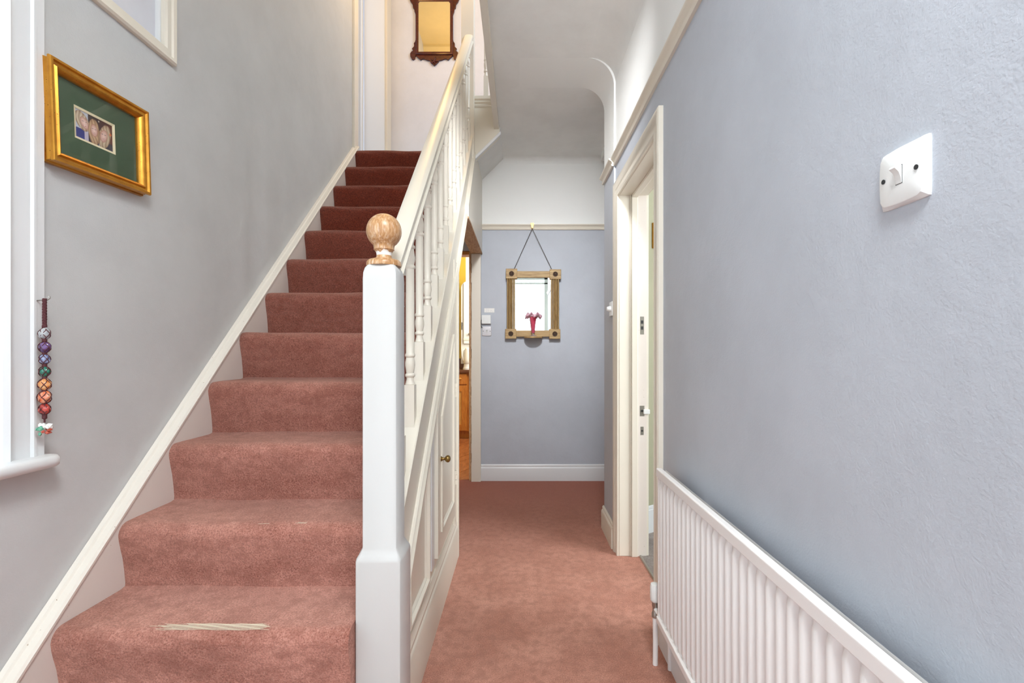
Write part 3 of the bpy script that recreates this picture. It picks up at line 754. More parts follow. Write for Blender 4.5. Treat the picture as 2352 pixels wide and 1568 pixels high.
# newel post with ball finial
NX, NY = -0.374, 1.3405
def sq_loft(bm, cx, cy, rows, ch=0.006):
    rings = []
    for h, z in rows:
        c = min(ch, h*0.4)
        pts = [(-h+c, -h), (h-c, -h), (h-c*.3, -h+c*.3), (h, -h+c), (h, h-c), (h-c*.3, h-c*.3), (h-c, h), (-h+c, h), (-h+c*.3, h-c*.3), (-h, h-c), (-h, -h+c), (-h+c*.3, -h+c*.3)]
        rings.append([bm.verts.new((cx+a, cy+b, z)) for a, b in pts])
    for A, B in zip(rings, rings[1:]):
        for q in range(12): bm.faces.new((A[q], A[(q+1) % 12], B[(q+1) % 12], B[q]))
    bm.faces.new(rings[0][::-1]); bm.faces.new(rings[-1])
bm = bmesh.new()
sq_loft(bm, NX, NY, [(0.0615, 0), (0.0615, 0.588), (0.060, 0.596), (0.055, 0.605), (0.0475, 0.622), (0.0472, 1.345), (0.0462, 1.362), (0.043, 1.375), (0.037, 1.384), (0.02, 1.386)], 0.010)
nw = obj('newel_post', bm, M['newel'], ST, smooth=35)
fin = bpy.data.objects.new('x', None)
bm = bmesh.new()
prof = [(0.010, 0.0), (0.0465, 0.0), (0.0475, 0.004), (0.046, 0.012), (0.041, 0.017), (0.036, 0.0185), (0.034, 0.019), (0.0235, 0.021), (0.021, 0.026), (0.0200, 0.032), (0.0215, 0.039), (0.026, 0.045), (0.028, 0.046), (0.0272, 0.049)]
cz, R = 0.0975, 0.0485
for i in range(0, 15):
    a = -0.92+(PI/2+0.92)*i/14
    prof.append((max(0.0006, R*math.cos(a)*0.985), cz+R*math.sin(a)))
lathe(bm, prof, 40)
bpy.data.objects.remove(fin)
f = obj('ball_finial', bm, M['ball'], nw, smooth=50, local=True)
f.location = Vector((NX, NY, 1.384))-origin(nw); f['label'] = 'worn limed oak ball with white paint remnants'
# upper newel
UX, UY = -0.3825, 3.645
bm = bmesh.new(); sq_loft(bm, UX, UY, [(0.0475, 2.02), (0.0475, 4.9)], 0.003)
obj('newel_post', bm, M['gloss'], ST)
# handrail
HW = 0.034
hp = [(-0.012, -0.078), (0.012, -0.078), (0.012, -0.070), (0.030, -0.068), (0.0345, -0.060), (0.0345, -0.054), (0.030, -0.049), (0.026, -0.047), (0.0265, -0.040), (0.031, -0.022), (0.030, -0.010), (0.022, -0.003), (0.010, 0.0)]
hp = hp+[(-x, z) for x, z in hp[::-1][:-1]]
hp = [p for i, p in enumerate(hp) if i == 0 or p != hp[i-1]]
bm = bmesh.new()
sweep(bm, hp, [lambda a, h: (NX+a, NY+0.040, rail_top(NY+0.040)+h), lambda a, h: (NX+a, UY-0.042, rail_top(UY-0.042)+h)])
obj('handrail', bm, M['gloss'], ST, smooth=28)
# outer (closed) string with capping and bottom bead
XO = -0.352
bm = bmesh.new(); y0, y1 = NY+0.03, UY-0.03
prism(bm, [(y0, str_top(y0)-0.29), (y1, str_top(y1)-0.29), (y1, str_top(y1)-0.004), (y0, str_top(y0)-0.004)], 'X', -0.398, XO)
obj('outer_string', bm, M['gloss'], ST)
bm = bmesh.new()
capp = [(-0.402, -0.016), (-0.402, 0), (-0.344, 0), (-0.340, -0.004), (-0.340, -0.012), (-0.345, -0.018), (-0.343, -0.024), (-0.345, -0.040), (-0.351, -0.044), (-0.36, -0.044), (-0.36, -0.016)]
sweep(bm, capp, [lambda x, h: (x, y0, str_top(y0)+h), lambda x, h: (x, y1, str_top(y1)+h)])
obj('string_cap', bm, M['gloss'], ST, smooth=30)
bm = bmesh.new()
bead = [(-0.355, -0.300), (-0.338, -0.300), (-0.332, -0.292), (-0.332, -0.284), (-0.338, -0.274), (-0.341, -0.262), (-0.347, -0.256), (-0.355, -0.256)]
sweep(bm, bead, [lambda x, h: (x, y0, str_top(y0)+h), lambda x, h: (x, 3.20, str_top(3.20)+h)])
obj('string_bead', bm, M['gloss'], ST, smooth=35)
# turned balusters, one mesh shared by all
def baluster_bm():
    bm = bmesh.new(); L = 0.686
    h = 0.0175
    v = box(bm, -h, h, -h, h, -0.0, 0.128)
    for i in (0, 1): v[i].co.z += -0.030*0.6
    for i in (2, 3): v[i].co.z += 0.016*0.6
    def turn(z, s):     # decorative end turning starting at height z going s direction
        return [(0.0155, z), (0.0168, z+s*0.003), (0.0150, z+s*0.008), (0.0122, z+s*0.020), (0.0125, z+s*0.026), (0.0165, z+s*0.030), (0.0170, z+s*0.034), (0.0160, z+s*0.038), (0.0128, z+s*0.041),
                (0.0145, z+s*0.052), (0.0170, z+s*0.068), (0.0165, z+s*0.080), (0.0135, z+s*0.094), (0.0165, z+s*0.098), (0.0175, z+s*0.102), (0.0160, z+s*0.107), (0.0142, z+s*0.110)]
    prof = turn(0.127, 1)+[(0.0150, 0.30), (0.0150, 0.42), (0.0142, L-0.162)]
    prof += turn(L-0.052, -1)[::-1]
    lathe(bm, prof, 20)
    v = box(bm, -h, h, -h, h, L-0.056, L+0.012)
    for i in (4, 5): v[i].co.z += -0.024
    for i in (6, 7): v[i].co.z += 0.010
    return bm
b0 = None
for i in range(14):
    y = 1.505+0.157*i
    if y > UY-0.06: break
    if b0 is None: b0 = o = obj('baluster', baluster_bm(), M['gloss'], ST, smooth=40, local=True)
    else: o = b0.copy(); C.objects.link(o); o.parent = ST
    o.location = Vector((NX, y, str_top(y)))-origin(ST)
# spandrel below the string
XP = -0.358
PE = 2.715
sb = lambda y: str_top(y)-0.285
bm = bmesh.new(); prism(bm, [(NY+0.03, 0), (PE, 0), (PE, sb(PE)), (NY+0.03, sb(NY+0.03))], 'X', -0.392, XP)
obj('spandrel_panel', bm, M['gloss'], ST)
bm = bmesh.new(); prism(bm, [(XP, 0), (-0.338, 0), (-0.338, 0.170), (-0.341, 0.176), (-0.339, 0.182), (-0.344, 0.190), (-0.343, 0.205), (-0.350, 0.218), (-0.352, 0.226), (XP, 0.226)], 'Y', NY+0.05, PE-0.02)
obj('spandrel_skirting', bm, M['gloss'], ST, smooth=30)
bm = bmesh.new(); box(bm, XP-0.03, -0.346, 2.60, PE, 0.0, sb(PE)+0.02); box(bm, -0.392, -0.336, PE-0.028, PE+0.004, 0.0, sb(PE)+0.01)
obj('end_stile', bm, M['gloss'], ST, bevel=0.004)
# inset triangular panel moulding left of the cupboard door
def poly_frame(bm, pts, wd, x0, x1, bev=0.006):
    """moulding following the inside of a convex polygon (y,z), from plane x0 out to x1"""
    n = len(pts); P = [Vector(p) for p in pts]
    area = sum(P[i].x*P[(i+1) % n].y-P[(i+1) % n].x*P[i].y for i in range(n))
    if area < 0: P = P[::-1]
    def off(d):
        out = []
        for i in range(n):
            a, b, c = P[i-1], P[i], P[(i+1) % n]
            e1 = (b-a).normalized(); e2 = (c-b).normalized()
            n1 = Vector((-e1.y, e1.x)); n2 = Vector((-e2.y, e2.x))
            m = (n1+n2); m = m/m.length_squared*2
            out.append(b+m*d)
        return out
    prof = [(0, x0), (0, x1-bev*(1 if x1 > x0 else -1)), (wd*0.2, x1), (wd*0.45, x1), (wd*0.6, x0+(x1-x0)*0.35), (wd*0.8, x0+(x1-x0)*0.45), (wd, x0)]
    offs = [[(x, *q) for q in off(d)] for d, x in prof]
    V = [[bm.verts.new(p) for p in ring] for ring in offs]
    for r in range(len(V)):
        A, B = V[r], V[(r+1) % len(V)]
        for i in range(n): bm.faces.new((A[i], A[(i+1) % n], B[(i+1) % n], B[i]))
bm = bmesh.new()
yl, yr, zb = 1.50, 1.865, 0.262
tri = [(yl+0.02, zb), (yr, zb), (yr, sb(yr)-0.052), (yl+0.02, sb(yl+0.02)-0.052)]
poly_frame(bm, tri, 0.030, XP, -0.340)
obj('panel_moulding', bm, M['gloss'], ST, smooth=35)
# cupboard door
xd = -0.336
dt = lambda y: sb(y)-0.060
yl, yr, zb = 2.010, 2.545, 0.285
bm = bmesh.new(); prism(bm, [(yl, zb), (yr, zb), (yr, dt(yr)), (yl, dt(yl))], 'X', XP-0.002, xd)
CD = obj('cupboard_door', bm, M['gloss'], ST, bevel=0.0025)
bm = bmesh.new(); prism(bm, [(1.945, 0.262), (2.004, 0.262), (2.004, sb(2.004)-0.012), (1.945, sb(1.945)-0.012)], 'X', XP-0.002, XP+0.008)
obj('door_stile', bm, M['gloss_white'], ST, bevel=0.002)
bm = bmesh.new(); ins = [(yl+0.075, zb+0.085), (yr-0.075, zb+0.085), (yr-0.075, dt(yr-0.075)-0.095), (yl+0.075, dt(yl+0.075)-0.095)]
poly_frame(bm, ins, 0.032, xd-0.002, xd+0.009, 0.003)
obj('panel_moulding', bm, M['gloss'], CD, smooth=35)
obj('knob', lt([(0.011, 0), (0.011, 0.003), (0.006, 0.006), (0.0055, 0.016), (0.011, 0.020), (0.0155, 0.026), (0.0155, 0.033), (0.010, 0.039), (0.002, 0.041)], 20, cx=xd, cy=2.085, cz=0.686, axis='X'), M['brass'], CD, smooth=50)
for z in (0.485, 0.944):
    bm = bmesh.new(); yy = 2.552
    for j in range(3): lathe(bm, [(0.006, 0), (0.006, 0.023)], 10, cx=-0.333, cy=yy, cz=z-0.036+0.0245*j)
    box(bm, xd-0.004, xd+0.001, yy-0.02, yy+0.02, z-0.036, z+0.036)
    obj('hinge', bm, M['gloss'], CD)
# cupboard end under the stairs, beam and panel by the kitchen door
obj('cupboard_end', bx(WL+0.01, -0.392, 2.70, 2.715, 0, 1.63), M['gloss'], ST)
obj('beam', bx(-0.425, -0.325, 3.13, 4.296, 2.008, 2.022), M['bare_wood'], ST, bevel=0.002)
bm = bmesh.new(); prism(bm, [(3.15, 2.02), (4.298, 2.02), (4.298, 2.675), (3.68, 2.675), (3.15, 2.10)], 'X', -0.40, -0.327)
obj('soffit_panel', bm, M['gloss'], ST)
# carpet steps closing the corner above the kitchen passage
bm = bmesh.new(); prism(bm, [(2.74, 1.66), (3.60, 2.36), (3.76, 2.40), (4.296, 2.40), (4.296, 2.36), (3.77, 2.36), (3.62, 2.32), (2.74, 1.62)], 'X', WL+0.005, -0.40)
obj('stair_soffit', bm, M['ceiling'], ST)
# short upper flight: string panel facing the hall, its top moulding and balusters
pan = [(-0.336, 2.590), (-0.146, 2.775), (-0.152, 3.03), (-0.336, 3.03)]
obj('upper_string', pr(pan, 'Y', 3.665, 3.70), M['gloss'], ST)
bm = bmesh.new()
prism(bm, [(-0.336, 2.590), (-0.136, 2.785), (-0.136, 2.812), (-0.336, 2.617)], 'Y', 3.645, 3.705)
obj('string_bead', bm, M['gloss_white'], ST, bevel=0.003)
bm = bmesh.new()
prism(bm, [(3.70, 3.0), (3.660, 3.0), (3.656, 3.012), (3.660, 3.02), (3.652, 3.03), (3.652, 3.045), (3.645, 3.052), (3.645, 3.075), (3.70, 3.075)], 'X', -0.336, -0.150)
obj('string_cap', bm, M['gloss'], ST, smooth=30)
o = b0.copy(); C.objects.link(o); o.parent = ST; o.location = Vector((-0.250, 3.672, 3.07))-origin(ST); o.scale = (1, 1, 1.25)
bm = bmesh.new(); box(bm, -0.336, -0.15, 3.645, 3.70, 3.925, 3.99)
obj('landing_rail', bm, M['gloss'], ST, bevel=0.01)
# two carpeted steps of the short flight up to the landing
for j in range(2):
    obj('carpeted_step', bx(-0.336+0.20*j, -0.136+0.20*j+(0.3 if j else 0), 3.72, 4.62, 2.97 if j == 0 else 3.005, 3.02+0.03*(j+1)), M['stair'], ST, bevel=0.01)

# ------------------------------------------------------------------ radiator
RX, RY1, RY0 = 0.490, 1.728, 0.30
zt, zb = 0.733, 0.183
RD = thing('radiator', (0.51, 1.0, 0), 'long white fluted panel radiator on the right wall', 'radiator')
pitch = 0.0385
pts = []
nf = int((RY1-RY0-0.03)/pitch)
y = RY1-0.012
front = [(y, 0.014)]
for i in range(nf):
    for (f_, d_) in ((0.10, 0.012), (0.22, 0.003), (0.36, 0.0), (0.54, 0.0), (0.68, 0.003), (0.80, 0.012), (0.95, 0.014)):
        front.append((y-(i+f_)*pitch, d_))
front.append((RY0, 0.014))
bm = bmesh.new()
rows = [(zb+0.004, 0.85), (zb+0.030, 0.80), (zb+0.048, 0.0), (zt-0.052, 0.0), (zt-0.034, 0.8), (zt-0.004, 0.85)]
grid = [[bm.verts.new((RX+0.0045+d*(1-fl)+0.006*fl, yy, z)) for yy, d in front] for z, fl in rows]
for A, B in zip(grid, grid[1:]):
    for i in range(len(A)-1): bm.faces.new((A[i], A[i+1], B[i+1], B[i]))
back = [[bm.verts.new((RX+0.030, yy, z)) for yy in (front[0][0], front[-1][0])] for z in (zb+0.004, zt-0.004)]
bm.faces.new((back[0][0], back[0][1], back[1][1], back[1][0]))
obj('fluted_panel', bm, M['rad'], RD, smooth=60)
bm = bmesh.new(); prism(bm, [(RX, zt-0.030), (RX, zt-0.003), (RX+0.003, zt), (RX+0.017, zt), (RX+0.022, zt-0.004), (RX+0.022, zt-0.030)], 'Y', RY0, RY1)
obj('top_rail', bm, M['rad'], RD, bevel=0.002)
bm = bmesh.new(); prism(bm, [(RX, zb), (RX+0.030, zb), (RX+0.030, zb+0.024), (RX, zb+0.024)], 'Y', RY0, RY1)
obj('bottom_rail', bm, M['rad'], RD, bevel=0.003)
bm = bmesh.new(); prism(bm, [(RX+0.004, zb), (RX+0.032, zb), (RX+0.032, zt-0.01), (RX+0.004, zt-0.01)], 'Y', RY1-0.016, RY1-0.002)
obj('end_seam', bm, M['rad'], RD, bevel=0.003)
for yb in (1.45, 0.6): obj('wall_bracket', bx(RX+0.028, WR+0.001, yb-0.02, yb+0.02, zb+0.05, zt-0.05), M['rad'], RD)
vx, vy = 0.500, 1.775
V = obj('valve', lt([(0.013, 0.175), (0.013, 0.190), (0.010, 0.195), (0.010, 0.212), (0.012, 0.216), (0.012, 0.235)], 14, cx=vx, cy=vy), M['steel'], RD, smooth=40)
bm = bmesh.new(); tube(bm, [(vx, vy, 0.205), (vx+0.004, vy-0.03, 0.203), (vx+0.006, RY1-0.004, 0.203)], 0.008, 10); obj('tail', bm, M['rad'], V, smooth=60)
obj('valve_cap', lt([(0.010, 0.228), (0.017, 0.236), (0.0185, 0.245), (0.0185, 0.285), (0.016, 0.296), (0.008, 0.299)], 18, cx=vx, cy=vy), M['plastic'], V, smooth=50)
bm = bmesh.new(); tube(bm, [(vx, vy, 0.0), (vx+0.001, vy, 0.09), (vx, vy, 0.18)], 0.0095, 12); obj('feed_pipe', bm, M['rad'], RD, smooth=60)
bm = bmesh.new(); tube(bm, [(vx+0.045, vy-0.03, 0.0), (vx+0.045, vy-0.03, 0.09), (vx+0.030, vy-0.05, 0.17), (vx+0.02, RY1-0.02, 0.20)], 0.008, 10); obj('return_pipe', bm, M['rad'], RD, smooth=60)

# ------------------------------------------------------------------ switches and small wall boxes
def switch_plate(name, label, cen, rot, big=True):
    t = thing(name, cen, label, 'light switch', None, rot)   # local: plate in XZ plane facing -Y
    bm = bmesh.new(); h = 0.043; n = 40
    def ring(fx, y, sag, rad):
        out = []
        for i in range(n):
            side = i//10; u = (i % 10)/10*2-1
            bul = fx+sag*(1-u*u)
            r_ = fx
            p = {0: (u*r_, -bul), 1: (bul, u*r_), 2: (-u*r_, bul), 3: (-bul, -u*r_)}[side]
            # round the corners a little
            x, z = p; k = max(0, abs(x)+abs(z)-2*fx+rad)
            if abs(x) > fx-rad and abs(z) > fx-rad:
                x -= math.copysign(k*0.35, x); z -= math.copysign(k*0.35, z)
            out.append(bm.verts.new((x, y, z)))
        return out
    R = [ring(h, 0, 0, 0.003), ring(h, -0.003, 0, 0.003), ring(0.0375, -0.0098, 0.0028, 0.006), ring(0.0360, -0.0105, 0.0028, 0.006), ring(0.012, -0.0115, 0.001, 0.004)]
    for A, B in zip(R, R[1:]):
        for i in range(n): bm.faces.new((A[i], A[(i+1) % n], B[(i+1) % n], B[i]))
    bm.faces.new(R[0][::-1]); bm.faces.new(R[-1])
    pl = obj('plate', bm, M['plastic'] if big else M['plastic_grey'], t, smooth=25, local=True)
    obj('rocker_gap', bx(-0.0062, 0.0062, -0.0118, -0.0105, -0.0135, 0.0135), M['dark'], t, local=True)
    bm = bmesh.new()
    prism(bm, [(-0.0106, -0.0128), (-0.0122, -0.0128), (-0.0135, -0.004), (-0.0165, 0.003), (-0.0225, 0.0085), (-0.0215, 0.0115), (-0.0130, 0.0128), (-0.0106, 0.0128)], 'X', -0.0056, 0.0056)
    obj('rocker', bm, M['plastic'], t, smooth=30, local=True, bevel=0.0006)
    for s in (-1, 1):
        obj('screw_hole', lt([(0.0032, -0.0105), (0.0036, -0.0121)], 14, cx=0.0302*s, cz=0.0, axis='Y'), M['dark'], t, local=True)
    return t
switch_plate('light_switch', 'large white rocker light switch on the near right wall', (WR, 0.703, 1.406), (0, 0, -PI/2))
yb_ = BACK-0.0005
switch_plate('light_switch', 'small grey light switch on back wall below the white box', ((1118-1192)*yb_/1110.7, yb_, zpx(760.5, yb_)), (0, math.radians(0.8), 0), False)
# dimmer on the pier, seen edge on
t = thing('dimmer_switch', (PX, 2.872, 1.40), 'white rotary switch on the pier edge beside right door frame', 'light switch')
obj('plate', bx(PX-0.010, PX, 2.829, 2.915, 1.357, 1.443), M['plastic'], t, bevel=0.004)
obj('knob', lt([(0.017, 0), (0.017, -0.008), (0.012, -0.022), (0.004, -0.024)], 18, cx=PX-0.010, cy=2.872, cz=1.40, axis='X'), M['plastic'], t, smooth=40)
t = thing('control_box', (-0.29, yb_, 1.43), 'square white control box on back wall above the small switch', 'control box')
pxw = lambda px, d: (px-1192)*d/1110.7
obj('case', bx(pxw(1106, 4.27), pxw(1127.5, 4.27), 4.268, yb_, zpx(743.5, 4.27), zpx(723, 4.27)), M['plastic'], t, bevel=0.005)
obj('slot', bx(pxw(1111, 4.27), pxw(1111.6, 4.27), 4.2665, 4.269, zpx(738, 4.27), zpx(729, 4.27)), M['plastic_grey'], t)
bm = bmesh.new(); x = pxw(1104.5, 4.28)
tube(bm, [(pxw(1106.5, 4.28), 4.29, zpx(734, 4.28)), (x, 4.288, zpx(737, 4.28)), (x, 4.288, zpx(748, 4.28)), (pxw(1107.5, 4.28), 4.29, zpx(752, 4.28))], 0.003, 6)
obj('cable', bm, M['dark'], t)
t = thing('wall_label', (pxw(1123.5, 4.3), yb_, zpx(717, 4.3)), 'small white paper label on back wall above the control box', 'label')
a, b, c, d = pxw(1112.3, 4.3), pxw(1135.6, 4.3), zpx(717.5, 4.3), zpx(707.7, 4.3)
obj('paper', bx(a, b, 4.2975, yb_, c, d), M['paper'], t)
bm = bmesh.new()
for (u, v, l) in ((0.18, 0.72, .10), (0.34, 0.72, .08), (0.18, 0.42, .08), (0.34, 0.42, .12), (0.60, 0.42, .18), (0.18, 0.2, .10), (0.36, 0.2, .06), (0.62, 0.2, .06), (0.78, .2, .1)):
    box(bm, a+(b-a)*u, a+(b-a)*(u+l), 4.2971, 4.2976, c+(d-c)*v, c+(d-c)*(v+0.09))
obj('faint_print', bm, M['plastic_grey'], t)

# ------------------------------------------------------------------ framed mirror on the back wall
yw = BACK-0.0005; dm = 4.25
MR = thing('hanging_mirror', (0.128, yw, 1.25), 'pine framed mirror with fluted sides hanging on back wall picture rail', 'mirror')
X = lambda px: pxw(px, dm); Z = lambda py: zpx(py, dm)
rt = math.radians(0.0)
obj('mirror_glass', bx(X(1178), X(1273), 4.270, 4.276, Z(766), Z(626)), M['mirror'], MR)
obj('backing_board', bx(X(1172), X(1279), 4.277, 4.297, Z(770), Z(622)), M['pine'], MR)
obj('top_rail', bx(X(1187), X(1265), 4.256, 4.272, Z(637), Z(622)), M['pine'], MR, bevel=0.004)
obj('bottom_rail', bx(X(1185), X(1264), 4.256, 4.272, Z(773), Z(758.5)), M['pine'], MR, bevel=0.004)
for xa, xb in ((1164, 1183), (1265.5, 1284.5)):
    bm = bmesh.new(); x0, x1 = X(xa), X(xb); nn = 4; P = [(x0, 4.276), (x0, 4.262)]
    wv = (x1-x0)/nn
    for i in range(nn):
        for j in range(1, 8):
            a = PI*j/8; P.append((x0+wv*(i+0.5)-wv*0.40*math.cos(a), 4.264-0.018*math.sin(a)))
        if i < nn-1: P.append((x0+wv*(i+1), 4.272))
    P += [(x1, 4.262), (x1, 4.276)]
    prism(bm, P, 'Z', Z(757), Z(640))
    obj('fluted_column', bm, M['pine_v'], MR, smooth=40)
for i, (xa, xb, ya, yb) in enumerate(((1162, 1188, 617, 640), (1262.5, 1288.5, 618.5, 641), (1160.5, 1186, 755, 777.5), (1261.5, 1287, 755.5, 778))):
    cb = obj('corner_block', bx(X(xa), X(xb), 4.240, 4.276, Z(yb), Z(ya)), M['pine'], MR, bevel=0.004)
    cx, cz = (X(xa)+X(xb))/2, (Z(ya)+Z(yb))/2
    rf = lambda a, h: 1+0.08*math.cos(8*a)*(1 if h < -0.004 else 0)
    bm = bmesh.new()
    lathe(bm, [(0.021, 0.0), (0.022, -0.003), (0.020, -0.006), (0.016, -0.005), (0.013, -0.008), (0.009, -0.006), (0.006, -0.010), (0.001, -0.011)], 32, cx=cx, cy=4.240, cz=cz, axis='Y', rf=rf)
    obj('rosette', bm, M['rosette'], cb, smooth=30)
bm = bmesh.new(); cxs = X(1225); pts = [(cxs-0.080, 4.262), (cxs+0.080, 4.262)]
for i in range(1, 16):
    a = PI*i/16; pts.append((cxs+0.080*math.cos(a), 4.262-0.112*math.sin(a)))
prism(bm, pts, 'Z', Z(776.5), Z(772.5)); obj('shelf', bm, M['pine'], MR, bevel=0.003)
hx, hz = pxw(1222.5, 4.27), zpx(526, 4.27)
bm = bmesh.new()
tube(bm, [(X(1180), 4.285, Z(618)), (hx-0.002, 4.268, hz)], 0.0022, 6); tube(bm, [(X(1269), 4.285, Z(619)), (hx+0.002, 4.268, hz)], 0.0022, 6)
obj('hanging_wire', bm, M['wire'], MR)
bm = bmesh.new(); zt_ = 2.226+0.0475
prism(bm, [(4.296, zt_+0.001), (4.262, zt_+0.001), (4.260, zt_-0.020), (4.263, zt_-0.040), (4.258, zt_-0.046), (4.256, zt_-0.040), (4.256, zt_+0.004), (4.296, zt_+0.004)], 'X', hx-0.016, hx+0.016)
for v in bm.verts:
    if v.co.z < zt_-0.015: v.co.x = hx+(v.co.x-hx)*0.45
obj('rail_hook', bm, M['brass'], MR)

# ruby vase standing on the mirror's shelf
VX, VY, VZ = cxs-0.003, 4.188, Z(772.5)+0.0005
vs = thing('vase', (VX, VY, VZ), 'ruby glass trumpet vase with frilled pink rim on the mirror shelf', 'vase')
bm = bmesh.new(); prof = [(0.0125, 0.028), (0.0140, 0.040), (0.0165, 0.075), (0.0210, 0.115), (0.0265, 0.150), (0.0280, 0.170), (0.0255, 0.170), (0.0240, 0.150), (0.0185, 0.115), (0.0140, 0.075), (0.011, 0.045), (0.004, 0.040)]
lathe(bm, prof, 32); obj('body', bm, M['ruby'], vs, smooth=50, local=True)
bm = bmesh.new(); rings = []; sg = 90
for (r, z, amp, lift) in ((0.0270, 0.168, 0.0, 0.0), (0.033, 0.181, 0.08, 0.002), (0.043, 0.192, 0.16, 0.006), (0.055, 0.196, 0.22, 0.010), (0.063, 0.190, 0.22, 0.014), (0.064, 0.180, 0.22, 0.016), (0.059, 0.173, 0.22, 0.016)):
    rings.append([bm.verts.new((r*(1+amp*math.cos(5*a+0.5))*math.cos(a), r*(1+amp*math.cos(5*a+0.5))*math.sin(a), z-lift*math.cos(5*a+0.5)+lift*0.3*math.cos(10*a))) for a in [2*PI*i/sg for i in range(sg)]])
for A, B in zip(rings, rings[1:]):
    for i in range(sg): bm.faces.new((A[i], A[(i+1) % sg], B[(i+1) % sg], B[i]))
o = obj('frilled_rim', bm, M['pink'], vs, smooth=70, local=True); md = o.modifiers.new('solid', 'SOLIDIFY'); md.thickness = 0.003
obj('foot', lt([(0.034, 0), (0.034, 0.003), (0.020, 0.008), (0.009, 0.014), (0.008, 0.022), (0.012, 0.028)], 28), M['clear'], vs, smooth=40, local=True)

# ------------------------------------------------------------------ gilt family photograph on the stair wall
PF = thing('picture_frame', (WL+0.001, 1.4035, 1.782), 'large gilt framed photograph with dark green mount on the stair wall', 'picture frame', None, (math.radians(2.4), 0, 0))
hw, hh, T = 0.1675, 0.1355, 0.039
bm = bmesh.new()
rect_frame(bm, [(0, 0), (0.001, 0.010), (0.006, 0.012), (0.004, 0.016), (0.007, 0.026), (0.003, 0.029), (0.002, 0.034), (0.004, T), (0.010, T), (0.013, 0.033), (0.019, 0.031), (0.023, 0.036), (0.027, 0.034), (0.031, 0.027), (0.033, 0.024), (0.033, 0.010), (0.033, 0)], 'X', 0, 1, -hw, hw, -hh, hh)
obj('frame', bm, M['gold'], PF, smooth=35, local=True)
a0, a1, c0, c1 = -0.078, 0.056, -0.042, 0.047      # mount window (local y, z)
bm = bmesh.new(); holed(bm, 'X', 0.012, 0.003, -hw+0.03, hw-0.03, -hh+0.03, hh-0.03, [(a0, a1, c0, c1)]); obj('mount', bm, M['mount'], PF, local=True)
bm = bmesh.new(); rect_frame(bm, [(0, 0.0155), (0.006, 0.0135), (0.006, 0.011), (0, 0.011)], 'X', 0, 1, a0, a1, c0, c1); obj('mount_edge', bm, M['mount_bevel'], PF, local=True)
obj('picture_glass', bx(0.020, 0.0215, -hw+0.031, hw-0.031, -hh+0.031, hh-0.031), M['glass'], PF, local=True)
# printed snapshot: colours sampled on a fine grid
def photo_color(u, v):
    """u 0..1 left-right, v 0..1 bottom-top"""
    L = lambda a, b, t: tuple(a[i]+(b[i]-a[i])*t for i in range(3))
    c = (70, 30, 30) if u > 0.34 else (188, 192, 205)
    if u > 0.34: c = L((52, 34, 44), (96, 34, 22), min(1, max(0, (u-0.5)*2)))
    if v < 0.36 and u < 0.26: c = (44, 54, 128)
    if v < 0.22 and u >= 0.26: c = (40, 34, 52)
    if 0.24 < u < 0.34 and v < 0.32: c = (190, 182, 200)
    if 0.60 < u < 0.74 and v < 0.34: c = (188, 188, 212)
    if u > 0.84 and v < 0.28: c = (46, 40, 58)
    def ell(cx, cy, rx, ry, rot=0):
        dx, dy = u-cx, v-cy; ca, sa = math.cos(rot), math.sin(rot)
        x, y = (dx*ca+dy*sa)/rx, (-dx*sa+dy*ca)/ry
        return x*x+y*y
    for (hx, hy, rx, ry, fx, fy, fr, fh, hair, rot) in ((0.19, 0.64, 0.17, 0.32, 0.245, 0.60, 0.10, 0.205, (216, 204, 178), 0.25), (0.49, 0.44, 0.15, 0.46, 0.49, 0.50, 0.092, 0.22, (206, 176, 140), 0.0), (0.77, 0.44, 0.155, 0.46, 0.745, 0.46, 0.10, 0.24, (210, 196, 168), -0.18)):
        e = ell(hx, hy, rx, ry, rot)
        if e < 1: c = L(hair, (120, 80, 54), min(1, max(0, 0.5+0.5*math.sin(u*70+math.sin(v*9+hx*9)*2.2+v*6))*0.45+0.45*e**3))
        e = ell(fx, fy, fr, fh, rot)
        if e < 1:
            c = L((226, 196, 186), (176, 122, 104), e**1.5)
            for s in (-1, 1):
                if ell(fx+s*fr*0.42, fy+fh*0.22, fr*0.22, fh*0.055) < 1: c = (104, 84, 88)
            if ell(fx, fy-fh*0.05, fr*0.14, fh*0.2) < 1: c = (238, 206, 196)
            if ell(fx, fy-fh*0.46, fr*0.42, fh*0.10) < 1: c = (186, 104, 104)
            if ell(fx, fy-fh*0.44, fr*0.34, fh*0.05) < 1: c = (236, 226, 220)
    if ell(0.93, 0.62, 0.03, 0.05) < 1: c = (214, 110, 50)
    if ell(0.62, 0.90, 0.02, 0.03) < 1: c = (200, 190, 180)
    return c
nu, nv = 90, 60
bm = bmesh.new(); lay = bm.verts.layers.float_color.new('print')
g = []
for j in range(nv+1):
    row = []
    for i in range(nu+1):
        v = bm.verts.new((0.0118, a0+0.004+(a1-a0-0.008)*i/nu, c0+0.004+(c1-c0-0.008)*j/nv)); v[lay] = srgb(*photo_color(i/nu, j/nv)); row.append(v)
    g.append(row)
for j in range(nv):
    for i in range(nu): bm.faces.new((g[j][i], g[j][i+1], g[j+1][i+1], g[j+1][i]))
mp, nt, bs = newmat('printed_snapshot'); at = N(nt, 'ShaderNodeVertexColor'); at.layer_name = 'print'
nt.links.new(at.outputs[0], bs.inputs['Base Color']); bs.inputs['Roughness'].default_value = 0.4
o = obj('photograph', bm, mp, PF, local=True); o['label'] = 'snapshot of three smiling fair-haired women'

